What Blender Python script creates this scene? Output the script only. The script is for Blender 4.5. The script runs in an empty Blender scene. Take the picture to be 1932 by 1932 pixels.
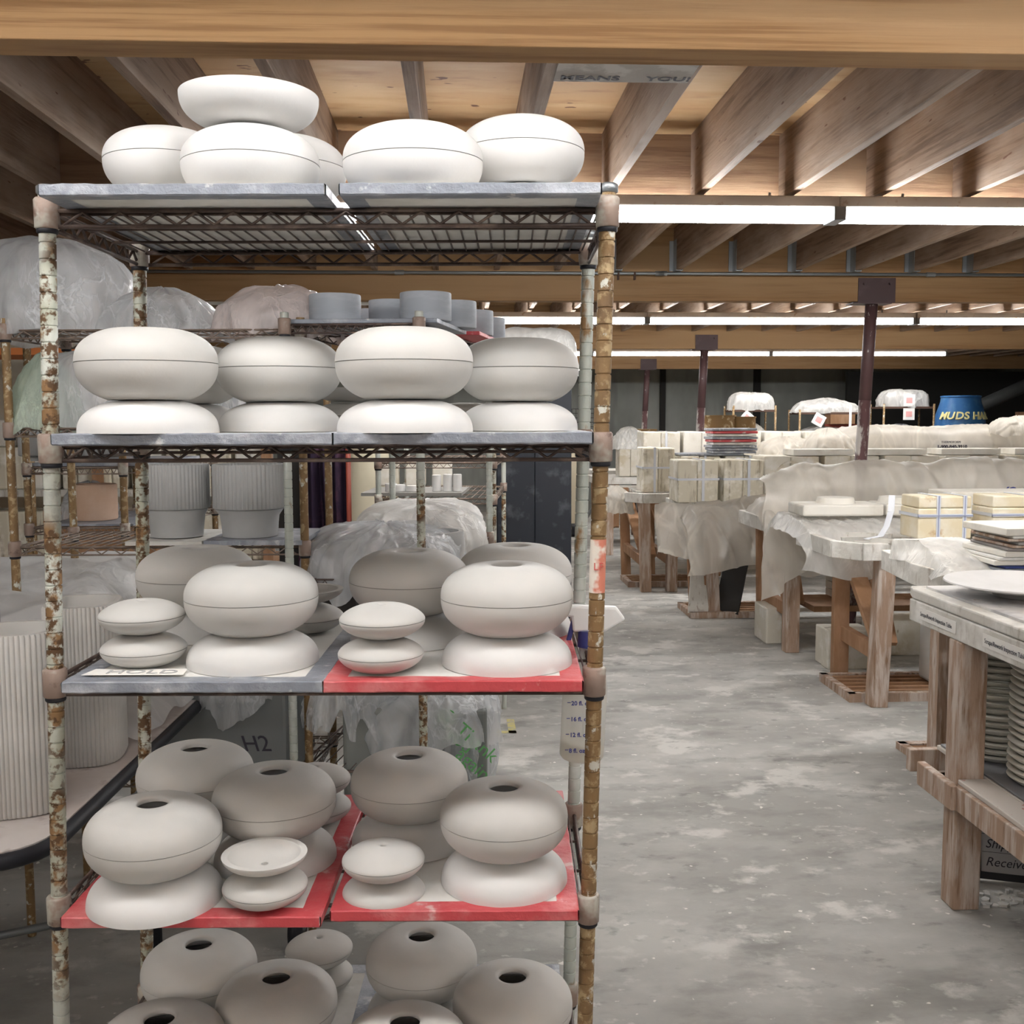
import bpy, bmesh, math, random
from mathutils import Vector, Matrix, noise
PI=math.pi; sin=math.sin; cos=math.cos
scn=bpy.context.scene; col=scn.collection
# ------------------------------------------------------------------ camera
F=1990.0; H=1.6
YAW=math.atan(104/F); PITCH=math.atan(176/F); ROLL=-0.003
EF=Vector((sin(YAW),cos(YAW),0)); ER=Vector((cos(YAW),-sin(YAW),0)); UPV=Vector((0,0,1))
FW=EF*cos(PITCH)-UPV*sin(PITCH); CU=UPV*cos(PITCH)+EF*sin(PITCH)
CR=ER*cos(ROLL)+CU*sin(ROLL); CUU=CU*cos(ROLL)-ER*sin(ROLL)
CP=Vector((0,0,H))
cd=bpy.data.cameras.new('camera'); cam=bpy.data.objects.new('camera',cd); col.objects.link(cam)
cd.sensor_width=36; cd.lens=36*F/1932; cd.clip_start=.05; cd.clip_end=100
m=Matrix.Identity(4)
for i in range(3): m[i][0]=CR[i]; m[i][1]=CUU[i]; m[i][2]=-FW[i]; m[i][3]=CP[i]
cam.matrix_world=m; scn.camera=cam
# ------------------------------------------------------------------ world and exposure
w=bpy.data.worlds.new('world'); scn.world=w; w.use_nodes=True
w.node_tree.nodes['Background'].inputs[0].default_value=(.8,.85,.95,1); w.node_tree.nodes['Background'].inputs[1].default_value=.26
scn.view_settings.view_transform='Standard'; scn.view_settings.look='None'; scn.view_settings.gamma=1
scn.view_settings.exposure=1.03; scn.view_settings.use_curve_mapping=False
TUBE_E=25.0      # emission of a fluorescent tube
def ray(px,py): return FW+CR*((px-966)/F)-CUU*((py-966)/F)
def atD(px,py,D): r=ray(px,py); return CP+r*(D/r.dot(EF))
def atY(px,py,Y): r=ray(px,py); return CP+r*(Y/r.y)
def atZ(px,py,z): r=ray(px,py); return CP+r*((z-H)/r.z)
def W(x,D,z): v=ER*x+EF*D; return Vector((v.x,v.y,z))      # yawed frame: x to the side, D ahead
# ------------------------------------------------------------------ materials
MC={}
def mat(name,base,rough=.7,layers=(),bump=None,metal=0,emit=None,spec=.3,rnd=False):
    """layers: (colour, scale, lo, hi, stretch, detail)"""
    if name in MC: return MC[name]
    m=bpy.data.materials.new(name); m.use_nodes=True; nt=m.node_tree; N=nt.nodes; L=nt.links
    b=N['Principled BSDF']; b.inputs['Roughness'].default_value=rough; b.inputs['Metallic'].default_value=metal
    b.inputs['Specular IOR Level'].default_value=spec
    if emit:
        b.inputs['Emission Color'].default_value=(*emit[0],1); b.inputs['Emission Strength'].default_value=emit[1]
    tc=N.new('ShaderNodeTexCoord'); vec=tc.outputs['Object']
    if rnd:
        oi=N.new('ShaderNodeObjectInfo'); ad=N.new('ShaderNodeVectorMath'); ad.operation='MULTIPLY_ADD'
        cx=N.new('ShaderNodeCombineXYZ')
        for i in range(3): L.new(oi.outputs['Random'],cx.inputs[i])
        L.new(cx.outputs[0],ad.inputs[0]); ad.inputs[1].default_value=(37,51,23); L.new(vec,ad.inputs[2]); vec=ad.outputs[0]
    def nz(scale,st,det):
        mp=N.new('ShaderNodeMapping'); L.new(vec,mp.inputs[0]); mp.inputs['Scale'].default_value=st
        n=N.new('ShaderNodeTexNoise'); n.inputs['Scale'].default_value=scale; n.inputs['Detail'].default_value=det; n.inputs['Roughness'].default_value=.6
        L.new(mp.outputs[0],n.inputs[0]); return n.outputs[0]
    cur=None
    for i,l in enumerate(layers):
        c,sc,lo,hi=l[:4]; st=l[4] if len(l)>4 else (1,1,1); det=l[5] if len(l)>5 else 4
        n=nz(sc,st,det); mr=N.new('ShaderNodeMapRange'); L.new(n,mr.inputs[0])
        mr.inputs[1].default_value=lo; mr.inputs[2].default_value=hi
        mx=N.new('ShaderNodeMix'); mx.data_type='RGBA'; L.new(mr.outputs[0],mx.inputs[0])
        if cur is None: mx.inputs[6].default_value=(*base,1)
        else: L.new(cur,mx.inputs[6])
        mx.inputs[7].default_value=(*c,1); cur=mx.outputs[2]
    if cur is None: b.inputs['Base Color'].default_value=(*base,1)
    else: L.new(cur,b.inputs['Base Color'])
    if bump:
        n=nz(bump[0],bump[2] if len(bump)>2 else (1,1,1),5); bp=N.new('ShaderNodeBump'); bp.inputs['Strength'].default_value=bump[1]; bp.inputs['Distance'].default_value=.01
        L.new(n,bp.inputs['Height']); L.new(bp.outputs[0],b.inputs['Normal'])
    MC[name]=m; return m
def plastic(name,colr,alpha,rough=.35,scale=14):
    m=bpy.data.materials.new(name); m.use_nodes=True; nt=m.node_tree; N=nt.nodes; L=nt.links
    b=N['Principled BSDF']; b.inputs['Base Color'].default_value=(*colr,1); b.inputs['Roughness'].default_value=rough
    b.inputs['Specular IOR Level'].default_value=.6
    tc=N.new('ShaderNodeTexCoord'); n=N.new('ShaderNodeTexNoise'); n.inputs['Scale'].default_value=scale*.5; n.inputs['Detail'].default_value=5; n.inputs['Distortion'].default_value=1.5
    mp=N.new('ShaderNodeMapping'); mp.inputs['Scale'].default_value=(1,1,.45); L.new(tc.outputs['Object'],mp.inputs[0]); L.new(mp.outputs[0],n.inputs[0])
    nv=N.new('ShaderNodeVectorMath'); nv.operation='MULTIPLY_ADD'; L.new(n.outputs[1],nv.inputs[0]); nv.inputs[1].default_value=(.16,.16,.16); L.new(mp.outputs[0],nv.inputs[2])
    cr=None
    for k,(sc,wd) in enumerate(((scale*.45,.05),(scale*1.1,.07))):
        v=N.new('ShaderNodeTexVoronoi'); v.feature='DISTANCE_TO_EDGE'; v.inputs['Scale'].default_value=sc; L.new(nv.outputs[0],v.inputs[0])
        r=N.new('ShaderNodeMapRange'); r.interpolation_type='SMOOTHSTEP'; L.new(v.outputs[0],r.inputs[0]); r.inputs[1].default_value=0; r.inputs[2].default_value=wd; r.inputs[3].default_value=1-.5*k; r.inputs[4].default_value=0
        if cr is None: cr=r.outputs[0]
        else:
            a=N.new('ShaderNodeMath'); a.operation='ADD'; L.new(cr,a.inputs[0]); L.new(r.outputs[0],a.inputs[1]); cr=a.outputs[0]
    msk=N.new('ShaderNodeTexNoise'); msk.inputs['Scale'].default_value=scale*.22; L.new(tc.outputs['Object'],msk.inputs[0])
    mk=N.new('ShaderNodeMapRange'); L.new(msk.outputs[0],mk.inputs[0]); mk.inputs[1].default_value=.45; mk.inputs[2].default_value=.62
    cm=N.new('ShaderNodeMath'); cm.operation='MULTIPLY'; L.new(cr,cm.inputs[0]); L.new(mk.outputs[0],cm.inputs[1]); cr=cm.outputs[0]
    ma=N.new('ShaderNodeMath'); ma.operation='MULTIPLY_ADD'; L.new(cr,ma.inputs[0]); ma.inputs[1].default_value=.35; L.new(n.outputs[0],ma.inputs[2])
    bp=N.new('ShaderNodeBump'); bp.inputs['Strength'].default_value=.6; bp.inputs['Distance'].default_value=.01; L.new(ma.outputs[0],bp.inputs['Height']); L.new(bp.outputs[0],b.inputs['Normal'])
    tr=N.new('ShaderNodeBsdfTransparent'); tl=N.new('ShaderNodeBsdfTranslucent'); tl.inputs[0].default_value=(*colr,1); L.new(bp.outputs[0],tl.inputs['Normal'])
    m1=N.new('ShaderNodeMixShader'); m1.inputs[0].default_value=.4; L.new(b.outputs[0],m1.inputs[1]); L.new(tl.outputs[0],m1.inputs[2])
    mr=N.new('ShaderNodeMapRange'); L.new(n.outputs[0],mr.inputs[0]); mr.inputs[1].default_value=.3; mr.inputs[2].default_value=.7; mr.inputs[3].default_value=alpha-.14; mr.inputs[4].default_value=min(1,alpha+.12)
    al=N.new('ShaderNodeMath'); al.operation='MULTIPLY_ADD'; al.use_clamp=True; L.new(cr,al.inputs[0]); al.inputs[1].default_value=.3; L.new(mr.outputs[0],al.inputs[2])
    m2=N.new('ShaderNodeMixShader'); L.new(al.outputs[0],m2.inputs[0]); L.new(tr.outputs[0],m2.inputs[1]); L.new(m1.outputs[0],m2.inputs[2])
    L.new(m2.outputs[0],N['Material Output'].inputs[0]); MC[name]=m; return m
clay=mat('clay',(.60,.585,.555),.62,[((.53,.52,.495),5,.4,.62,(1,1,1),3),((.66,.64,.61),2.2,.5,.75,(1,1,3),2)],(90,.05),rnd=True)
clay_l=mat('clay_pale_lit',(.70,.69,.675),.65,[((.65,.64,.62),5,.45,.65,(1,1,2),3)],(90,.04),rnd=True)  # paler clay; on top-shelf vases it paints in the near tubes' brightness
clay_pink=mat('clay_terracotta',(.62,.42,.30),.7,[((.68,.5,.38),9,.45,.7)])
clay_grey=mat('clay_grey',(.47,.475,.47),.7,[((.42,.425,.42),6,.4,.65)])
clay_blue=mat('clay_bluegrey',(.37,.40,.44),.65,[((.43,.46,.5),7,.45,.6,(1,1,4))])
joistm=mat('joist_wood',(.31,.215,.15),.72,[((.185,.12,.08),11,.46,.62,(4,.16,3.4),7),((.40,.31,.245),2.3,.46,.64,(1,.45,1.6),4),((.17,.09,.06),30,.74,.78,(1.3,.3,1.3),1)],(30,.25,(3,.2,3)),rnd=True)
blockm=mat('blocking_wood',(.36,.23,.14),.72,[((.24,.14,.085),10,.46,.64,(.2,4,3),6),((.42,.29,.19),2,.5,.65,(.6,1,2),3)],(30,.2,(.2,3,3)),rnd=True)
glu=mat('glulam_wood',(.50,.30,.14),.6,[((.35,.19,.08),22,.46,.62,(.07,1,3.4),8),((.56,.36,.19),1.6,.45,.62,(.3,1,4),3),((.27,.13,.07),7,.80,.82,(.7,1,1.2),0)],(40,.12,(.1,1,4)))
glu_shaded=mat('glulam_wood_shaded',(.33,.185,.08),.6,[((.24,.13,.055),22,.48,.66,(.09,1,3.4),7),((.38,.23,.11),1.6,.45,.62,(.3,1,4),3)],(40,.12,(.1,1,4)))  # near beam's wood darkened, painting in the dimmer light on far beams
ply=mat('plywood',(.50,.315,.155),.65,[((.36,.21,.10),7,.55,.72,(.5,2.2,1),6),((.57,.39,.21),2.5,.45,.6,(.6,2,1),3),((.15,.07,.04),12,.69,.72,(.7,1.6,1),2)],(30,.1))
wall_far_m=mat('wall_far_paint',(.30,.31,.28),.8,[((.38,.39,.36),1.4,.4,.65,(1,1,.5),4),((.21,.215,.20),.9,.5,.7,(2,1,.4),3)])
wall_cream=mat('wall_cream',(.62,.57,.47),.85,[((.5,.45,.36),1.5,.5,.7)])
floorm=mat('floor_concrete',(.34,.335,.315),.72,[((.46,.455,.43),1.3,.42,.60,(1,1.4,1),10),((.255,.25,.235),2.6,.50,.68,(1,1.8,1),12),((.56,.55,.52),1.9,.56,.62,(1.2,1.5,1),12),((.20,.20,.185),7,.60,.74,(1,1.6,1),12),((.56,.55,.52),12,.60,.70,(1,1.3,1),10),((.72,.7,.66),22,.70,.73,(1,1,1),2)],(24,.18))
rust=mat('rusty_post',(.44,.45,.36),.55,[((.60,.62,.56),9,.5,.62,(1,1,.5),4),((.27,.155,.07),30,.50,.58,(1,1,1),8),((.12,.065,.03),55,.50,.57,(1,1,1),5),((.50,.52,.47),3.2,.56,.62,(1,1,.9),2)],(60,.25),metal=.15,spec=.4,rnd=True)
rust_b=mat('rusty_post_brown',(.25,.155,.07),.55,[((.15,.09,.045),9,.5,.66,(1,1,.5),6),((.42,.31,.17),42,.52,.6,(1,1,1),6),((.58,.57,.5),38,.60,.64,(1,1,.8),6)],(60,.25),metal=.15,spec=.4,rnd=True)
rust_g=mat('rusty_post_green',(.47,.50,.45),.5,[((.28,.17,.08),14,.56,.63,(1,1,.5),7),((.6,.62,.58),10,.5,.62,(1,1,.5),4)],(60,.2),metal=.2,spec=.4,rnd=True)
wire=mat('brown_wire',(.10,.07,.06),.45,[((.22,.16,.13),20,.5,.65)],metal=.3,spec=.5)
wire_l=mat('worn_wire',(.23,.175,.14),.5,[((.34,.27,.22),20,.5,.65)],metal=.2,spec=.4)
collarm=mat('collar_coating',(.30,.22,.18),.5,[((.46,.44,.38),14,.5,.62),((.16,.1,.08),25,.58,.68)],(50,.15),metal=.1,spec=.4,rnd=True)
blackp=mat('black_rubber',(.02,.02,.025),.5)
board=mat('cement_board',(.72,.705,.67),.85,[((.56,.545,.5),6,.45,.65),((.75,.73,.7),18,.6,.7)])
tape_g=mat('grey_duct_tape',(.25,.27,.31),.38,[((.44,.46,.5),10,.5,.64,(1,1,1),6),((.6,.6,.6),24,.62,.7)],(35,.5),metal=.1,spec=.5,rnd=True)
tape_r=mat('red_duct_tape',(.56,.075,.085),.45,[((.66,.22,.22),8,.5,.66,(1,1,1),5),((.75,.6,.58),16,.62,.72)],(35,.3),spec=.4,rnd=True)
pl=plastic('plastic_film',(.86,.85,.82),.74,.28,12)
pl_c=plastic('plastic_film_clear',(.84,.86,.88),.52,.2,15)
pl_s=plastic('plastic_sheet_far',(.73,.69,.62),.76,.35,5)
pl_t=plastic('plastic_sheet_table',(.80,.80,.80),.93,.4,7)
plaster=mat('plaster',(.66,.62,.53),.85,[((.54,.47,.34),4,.52,.68),((.76,.73,.67),9,.5,.66),((.35,.3,.22),18,.67,.75,(1,1,.5))],(30,.15),rnd=True)
plaster_y=mat('plaster_yellowed',(.76,.66,.46),.85,[((.84,.77,.62),5,.45,.62),((.55,.38,.2),9,.62,.74)],(30,.15),rnd=True)
plaster_w=mat('plaster_white',(.74,.715,.65),.85,[((.62,.585,.51),6,.5,.7)],(30,.1),rnd=True)
plaster_s=mat('plaster_stained',(.66,.61,.49),.85,[((.34,.29,.21),14,.55,.68,(1.6,1.6,.25),5),((.85,.81,.72),7,.5,.62)],(30,.2),rnd=True)
whitewood=mat('painted_bench_top',(.62,.60,.55),.8,[((.38,.33,.28),22,.56,.68,(1.4,1.4,.4),6),((.82,.8,.76),6,.5,.66)],(30,.3),rnd=True)
oldwood=mat('bench_leg_wood',(.40,.28,.205),.8,[((.58,.50,.44),12,.46,.6,(2,2,.28),6),((.26,.16,.10),18,.55,.68,(2,2,.2),5)],(35,.4,(2,2,.3)),rnd=True)
brownwood=mat('bench_brace_wood',(.33,.18,.095),.75,[((.42,.25,.15),9,.45,.62,(1,1,.3),4)],rnd=True)
colm=mat('column_paint',(.075,.04,.04),.5,[((.11,.07,.07),6,.5,.7)],spec=.4); col_u=mat('column_sparsely_splattered',(.10,.052,.052),.5,[((.48,.43,.39),15,.62,.66,(1,1,.5),6)],spec=.4)
col_sp=mat('column_splattered',(.12,.062,.062),.6,[((.50,.46,.42),11,.47,.55,(1.2,1.2,.55),8)],spec=.3)
steelb=mat('painted_steel_housing',(.50,.44,.38),.5,[((.32,.2,.12),18,.6,.72)])
galv=mat('galvanised',(.30,.32,.33),.4,metal=.7)
black=mat('black_paint',(.018,.021,.028),.4,[((.07,.075,.085),9,.55,.72)],spec=.4)
dark=mat('dark_stuff',(.03,.027,.025),.7)
tube_m=mat('fluorescent_tube',(1,1,1),.4,emit=((.97,.985,1),TUBE_E)); tube_n=mat('dimmed_fluorescent_tube',(1,1,1),.4,emit=((.97,.985,1),TUBE_E*.62))  # second tube is dimmed so the overhead row does not overexpose the vases
blue=mat('blue_barrel',(.03,.12,.30),.4,[((.06,.17,.35),8,.5,.65)])
yellow=mat('yellow_marking',(.72,.66,.32),.7)
paper=mat('paper',(.82,.80,.76),.8)
ink=mat('ink',(.05,.045,.06),.6); inkblue=mat('ink_blue',(.06,.07,.25),.5); inkred=mat('ink_red',(.6,.12,.1),.6); inkgrey=mat('ink_grey',(.42,.42,.42),.7)
green=mat('green_print',(.12,.36,.12),.5)
strapm=mat('strap',(.66,.68,.72),.6); strapb=mat('strap_stripe',(.32,.36,.52),.6)
purple=mat('dark_cloth',(.035,.02,.045),.8,[((.09,.04,.07),5,.5,.6)])
cream=mat('cream_barrel',(.66,.60,.45),.6)
tapew=mat('torn_sticker',(.74,.68,.60),.6,[((.62,.22,.15),14,.56,.62)])
yel_f=mat('yellow_floor_tape',(.62,.56,.24),.7,[((.45,.43,.36),30,.5,.6)])
pinkish=mat('dusty_table_top',(.52,.46,.43),.8,[((.62,.57,.54),3,.45,.6),((.42,.36,.34),12,.6,.7)])
bottle=plastic('bottle_plastic',(.86,.86,.82),.72,.3,3)
white=mat('white_plastic',(.85,.85,.83),.4,spec=.5)
orange=mat('orange_shelf',(.75,.25,.08),.6); darkbrown=mat('dark_brown',(.09,.05,.035),.7)
redmetal=mat('red_frame',(.25,.05,.03),.5)
# ------------------------------------------------------------------ builders
LOC={}
class MB:
    def __init__(s): s.v=[]; s.f=[]
    def box(s,c,d,rz=0,rx=0,ry=0):
        M=Matrix.Rotation(rz,3,'Z')@Matrix.Rotation(ry,3,'Y')@Matrix.Rotation(rx,3,'X'); c=Vector(c); n=len(s.v)
        for i in range(8):
            s.v.append(c+M@Vector(((i&1)-.5,((i>>1)&1)-.5,(i>>2)-.5))*1.0 if False else c+M@Vector((((i&1)-.5)*d[0],(((i>>1)&1)-.5)*d[1],((i>>2)-.5)*d[2])))
        for q in((0,2,3,1),(4,5,7,6),(0,1,5,4),(2,6,7,3),(0,4,6,2),(1,3,7,5)): s.f.append([n+k for k in q])
        return s
    def bx(s,x0,x1,y0,y1,z0,z1): return s.box(((x0+x1)/2,(y0+y1)/2,(z0+z1)/2),(x1-x0,y1-y0,z1-z0))
    def bar(s,p0,p1,wd,ht):
        """square bar from p0 to p1; wd sideways, ht the other way"""
        p0=Vector(p0);p1=Vector(p1);a=(p1-p0).normalized(); up=Vector((0,0,1)) if abs(a.z)<.9 else Vector((0,1,0))
        b=a.cross(up).normalized(); c=b.cross(a); n=len(s.v)
        for p in(p0,p1):
            for i,j in((-1,-1),(1,-1),(1,1),(-1,1)): s.v.append(p+b*(i*wd/2)+c*(j*ht/2))
        for q in((0,1,2,3),(7,6,5,4),(0,4,5,1),(1,5,6,2),(2,6,7,3),(3,7,4,0)): s.f.append([n+k for k in q])
        return s
    def tube(s,pts,r,seg=6,cap=True):
        pts=[Vector(p) for p in pts]; n0=len(s.v); rr=r if isinstance(r,(list,tuple)) else [r]*len(pts)
        for i,p in enumerate(pts):
            a=(pts[min(i+1,len(pts)-1)]-pts[max(i-1,0)]).normalized(); up=Vector((0,0,1)) if abs(a.z)<.9 else Vector((0,1,0))
            b=a.cross(up).normalized(); c=b.cross(a)
            for k in range(seg): t=2*PI*k/seg; s.v.append(p+b*(cos(t)*rr[i])+c*(sin(t)*rr[i]))
        for i in range(len(pts)-1):
            for k in range(seg): k2=(k+1)%seg; s.f.append([n0+i*seg+k,n0+i*seg+k2,n0+(i+1)*seg+k2,n0+(i+1)*seg+k])
        if cap:
            s.f.append([n0+k for k in range(seg)][::-1]); s.f.append([n0+(len(pts)-1)*seg+k for k in range(seg)])
        return s
    def lathe(s,prof,c=(0,0,0),seg=48,fn=None,close=False,lean=None):
        c=Vector(c); n0=len(s.v); P=len(prof)
        for (r,z) in prof:
            for k in range(seg):
                t=2*PI*k/seg; q=r*(fn(t,z) if fn else 1)
                v=c+Vector((cos(t)*q,sin(t)*q,z))
                if lean: v+=lean*z
                s.v.append(v)
        for i in range(P-1 if not close else P):
            j=(i+1)%P
            for k in range(seg): k2=(k+1)%seg; s.f.append([n0+i*seg+k,n0+i*seg+k2,n0+j*seg+k2,n0+j*seg+k])
        if not close:
            if prof[0][0]>1e-5: s.f.append([n0+k for k in range(seg)][::-1])
            if prof[-1][0]>1e-5: s.f.append([n0+(P-1)*seg+k for k in range(seg)])
        return s
    def grid(s,fn,nu,nv,wrap=False):
        n0=len(s.v)
        for i in range(nu):
            for j in range(nv): s.v.append(Vector(fn(i/(nu if wrap else nu-1),j/(nv-1))))
        for i in range(nu if wrap else nu-1):
            i2=(i+1)%nu
            for j in range(nv-1): s.f.append([n0+i*nv+j,n0+i2*nv+j,n0+i2*nv+j+1,n0+i*nv+j+1])
        return s
    def prism(s,poly,z0,z1,fr=None):
        n=len(s.v);k=len(poly)
        for z in(z0,z1):
            for x,y in poly: s.v.append(Vector((x,y,z)) if fr is None else fr(x,y,z))
        s.f.append(list(range(n,n+k))[::-1]); s.f.append(list(range(n+k,n+2*k)))
        for i in range(k): j=(i+1)%k; s.f.append([n+i,n+j,n+k+j,n+k+i])
        return s
    def build(s,name,mt,parent=None,smooth=False,bevel=0,at=None,auto=None):
        o0=LOC[parent.name] if parent else (Vector(at) if at is not None else Vector((0,0,0)))
        me=bpy.data.meshes.new(name); me.from_pydata([tuple(v-o0) for v in s.v],[],s.f); me.validate(); me.update()
        bm=bmesh.new(); bm.from_mesh(me); bmesh.ops.remove_doubles(bm,verts=bm.verts,dist=1e-6); bmesh.ops.recalc_face_normals(bm,faces=bm.faces); bm.to_mesh(me); bm.free()
        if smooth: me.polygons.foreach_set('use_smooth',[True]*len(me.polygons))
        if auto: 
            me.polygons.foreach_set('use_smooth',[True]*len(me.polygons)); me.set_sharp_from_angle(angle=math.radians(auto))
        me.materials.append(mt); o=bpy.data.objects.new(name,me); col.objects.link(o)
        if parent: o.parent=parent
        else: o.location=o0
        LOC[o.name]=o0
        if bevel:
            md=o.modifiers.new('bevel','BEVEL'); md.width=bevel; md.segments=2; md.limit_method='ANGLE'
        return o
def tag(o,label,cat,group=None):
    o['label']=label; o['category']=cat
    if group: o['group']=group
    return o
def thing(name,loc,label,cat,group=None):
    o=bpy.data.objects.new(name,None); col.objects.link(o); o.location=loc; o.empty_display_size=.05; LOC[o.name]=Vector(loc)
    return tag(o,label,cat,group)
def struct(o): o['kind']='structure'; return o
def copy_tree(o,parent=None):
    c=o.copy(); col.objects.link(c); c.parent=parent; LOC[c.name]=Vector(LOC[o.name])
    for ch in list(o.children): copy_tree(ch,c)
    return c
def place_copy(o,loc,label,group=None,rz=0):
    c=copy_tree(o); c.location=loc; c.rotation_euler=(0,0,rz); c['label']=label
    if group: c['group']=group
    return c
def text(body,size,M,mt,parent,name='lettering',align='LEFT',shear=0,off=0.0,xs=1,ext=.0004):
    cu=bpy.data.curves.new('t','FONT'); cu.body=body; cu.size=size; cu.align_x=align; cu.shear=shear; cu.offset=off; cu.extrude=ext; cu.resolution_u=3
    t=bpy.data.objects.new('t',cu); col.objects.link(t)
    me=bpy.data.meshes.new_from_object(t.evaluated_get(bpy.context.evaluated_depsgraph_get())); bpy.data.objects.remove(t)
    me.transform(Matrix.Diagonal((xs,1,1,1))); me.transform(M)
    if parent: me.transform(Matrix.Translation(-LOC[parent.name]))
    me.materials.clear(); me.materials.append(mt)
    o=bpy.data.objects.new(name,me); col.objects.link(o)
    if parent: o.parent=parent
    LOC[o.name]=LOC[parent.name] if parent else Vector((0,0,0))
    return o
def frame(o,xa,ya):
    """matrix with origin o, x axis xa, y axis ya"""
    xa=Vector(xa).normalized(); ya=Vector(ya); ya=(ya-xa*ya.dot(xa)).normalized(); za=xa.cross(ya); M=Matrix.Identity(4)
    for i in range(3): M[i][0]=xa[i];M[i][1]=ya[i];M[i][2]=za[i];M[i][3]=o[i]
    return M
fr3=lambda v,s=0: noise.fractal(Vector(v)+Vector((s*17.3,s*7.1,s*3.7)),1,2,4)
nz3=lambda v,s=0: noise.noise(Vector(v)+Vector((s*17.3,s*7.1,s*3.7)))
# ------------------------------------------------------------------ the room
BEAM_Z=2.393; JZ=2.592; DECK=2.88; JW=.038; BEAMS=(-2.5,2.33,7.2,12.1,17.0); XL,XR,YB,YF=-6.2,10.5,-7.0,20.2
struct(MB().bx(XL-.2,XR+.2,YB-.2,YF+.2,-.1,0).build('floor',floorm))
struct(MB().bx(XL-.2,XR+.2,YB-.2,YF+.2,DECK,DECK+.03).build('ceiling',ply))
struct(MB().bx(XL,XR,YF,YF+.15,0,DECK).build('wall_far',wall_far_m))
struct(MB().bx(XL-.15,XL,YB,YF,0,DECK).build('wall_left',wall_cream))
struct(MB().bx(XR,XR+.15,YB,YF,0,DECK).build('wall_right',wall_far_m))
struct(MB().bx(XL,XR,YB-.15,YB,0,DECK).build('wall_back',wall_cream))
tn=0
for y in BEAMS:
    tn+=1; struct(MB().bx(XL,XR,y,y+.108,BEAM_Z,DECK).build('trim_%d'%tn,glu if y<5 else glu_shaded,bevel=.004))
k0=int((XL-.665)/.4064)+1
for bi in range(4):
    ya,yb=BEAMS[bi]+.108,BEAMS[bi+1]
    for k in range(k0,25):
        x=.665+.4064*k
        if x>XR-.1 : break
        if bi==0 and (x<-2.6 or x>3.4): continue
        if bi==3 and x<1: continue
        tn+=1
        o=MB().bx(x,x+JW,ya,yb,JZ+.006*nz3((x*3,bi,0)),DECK).build('trim_%d'%tn,joistm,bevel=.002); struct(o)
        if bi==1:    # blocking between joists
            yy=(4.86,9.9)[bi-1]
            if -1.9<x<(3.4,6.5)[bi-1]:
                tn+=1; struct(MB().bx(x+JW,x+.4064,yy,yy+.038,JZ+.02,DECK).build('trim_%d'%tn,blockm))
# joist hangers on the second beam
hg=None
for k in range(1,8):
    x=.665+.4064*k
    if hg is None:
        hg=MB().bx(x-.004,x-.001,7.1,7.2,JZ-.004,JZ+.2).bx(x+JW+.001,x+JW+.004,7.1,7.2,JZ-.004,JZ+.2).bx(x-.03,x-.001,7.19,7.2,JZ,JZ+.2).bx(x-.004,x+JW+.004,7.1,7.2,JZ-.008,JZ-.004).build('joist_hanger',galv)
        tag(hg,'galvanised joist hanger under one of the joists at the second glued beam','hanger','joist hangers on the second ceiling beam'); hx=x
    else:
        c=hg.copy(); col.objects.link(c); c.location=(x-hx,0,0)
# conduit under joists
t=thing('conduit_pipe',(0,7.13,2.568),'thin grey conduit running below the joists along the second ceiling beam','pipe')
mb=MB().tube([(-3.6,7.13,2.568),(6,7.13,2.568)],.011,8); mb.build('pipe',galv,t,True)
for x in(1.34,1.36,3.2,-.4): MB().tube([(x,7.13,2.568),(x+.06,7.13,2.568)],.016,8).build('coupling',galv,t)
for x in(1.09,1.2): MB().box((x,7.13,2.55),(.012,.03,.05)).build('clip',darkbrown,t)
o=MB().tube([(-4.5,8.2,2.5),(-.2,8.2,2.5)],.035,12).build('drain_pipe',white,None,True); tag(o,'thick white pipe hung under the ceiling behind the bagged left shelving','pipe')
# fluorescent fixtures
LEN=2.497
def fixture(x0,y,z,label,grp,n=1):
    t=thing('strip_light',(x0,y,z),label,'light',grp); x1=x0+LEN
    MB().bx(x0,x1,y-.065,y+.065,z+.03,z+.08).build('housing',steelb,t,bevel=.006)
    for s in(-1,1): MB().tube([(x0+.035,y+s*.05,z),(x1-.035,y+s*.05,z)],.019,10).build('tube',tube_m,t,True)
    for xx in(x0+.012,x1-.012): MB().box((xx,y,z+.005),(.03,.14,.06)).build('socket',galv,t,bevel=.003)
    for xx in(x0+.3,x1-.3): MB().bx(xx,xx+.01,y-.003,y+.003,z+.08,JZ).build('hanger_rod',galv,t)
    return t
def light_row(y,z,xs,names,grp):
    first=None
    for x,lab in zip(xs,names):
        if first is None: first=fixture(x,y,z,lab,grp)
        else: place_copy(first,(x,y,z),lab,grp)
light_row(4.7,2.487,(1.685-LEN,1.685),('nearest lit strip light, starting behind the pale vases and ending beside the right post','nearest lit strip light at the upper right, running out of the frame'),'nearest row of strip lights')
light_row(9.7,2.482,(-.755,1.742,4.252),('second-row strip light left of the front rack right posts','second-row strip light crossing the nearest dark red column','second-row strip light at the right edge'),'second row of strip lights')
light_row(14.6,2.482,(-.635,1.862,4.36),('farthest-row strip light behind the rack right posts','farthest-row strip light passing the second red column','farthest-row strip light ending over the blue barrel'),'farthest row of strip lights')
light_row(1.02,2.487,(-3.307,-.81,1.687),('strip light overhead before the front rack, far left part','strip light overhead between the viewer and the front rack, left part','strip light overhead between the viewer and the front rack, right part'),'strip lights overhead before the front rack')
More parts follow.
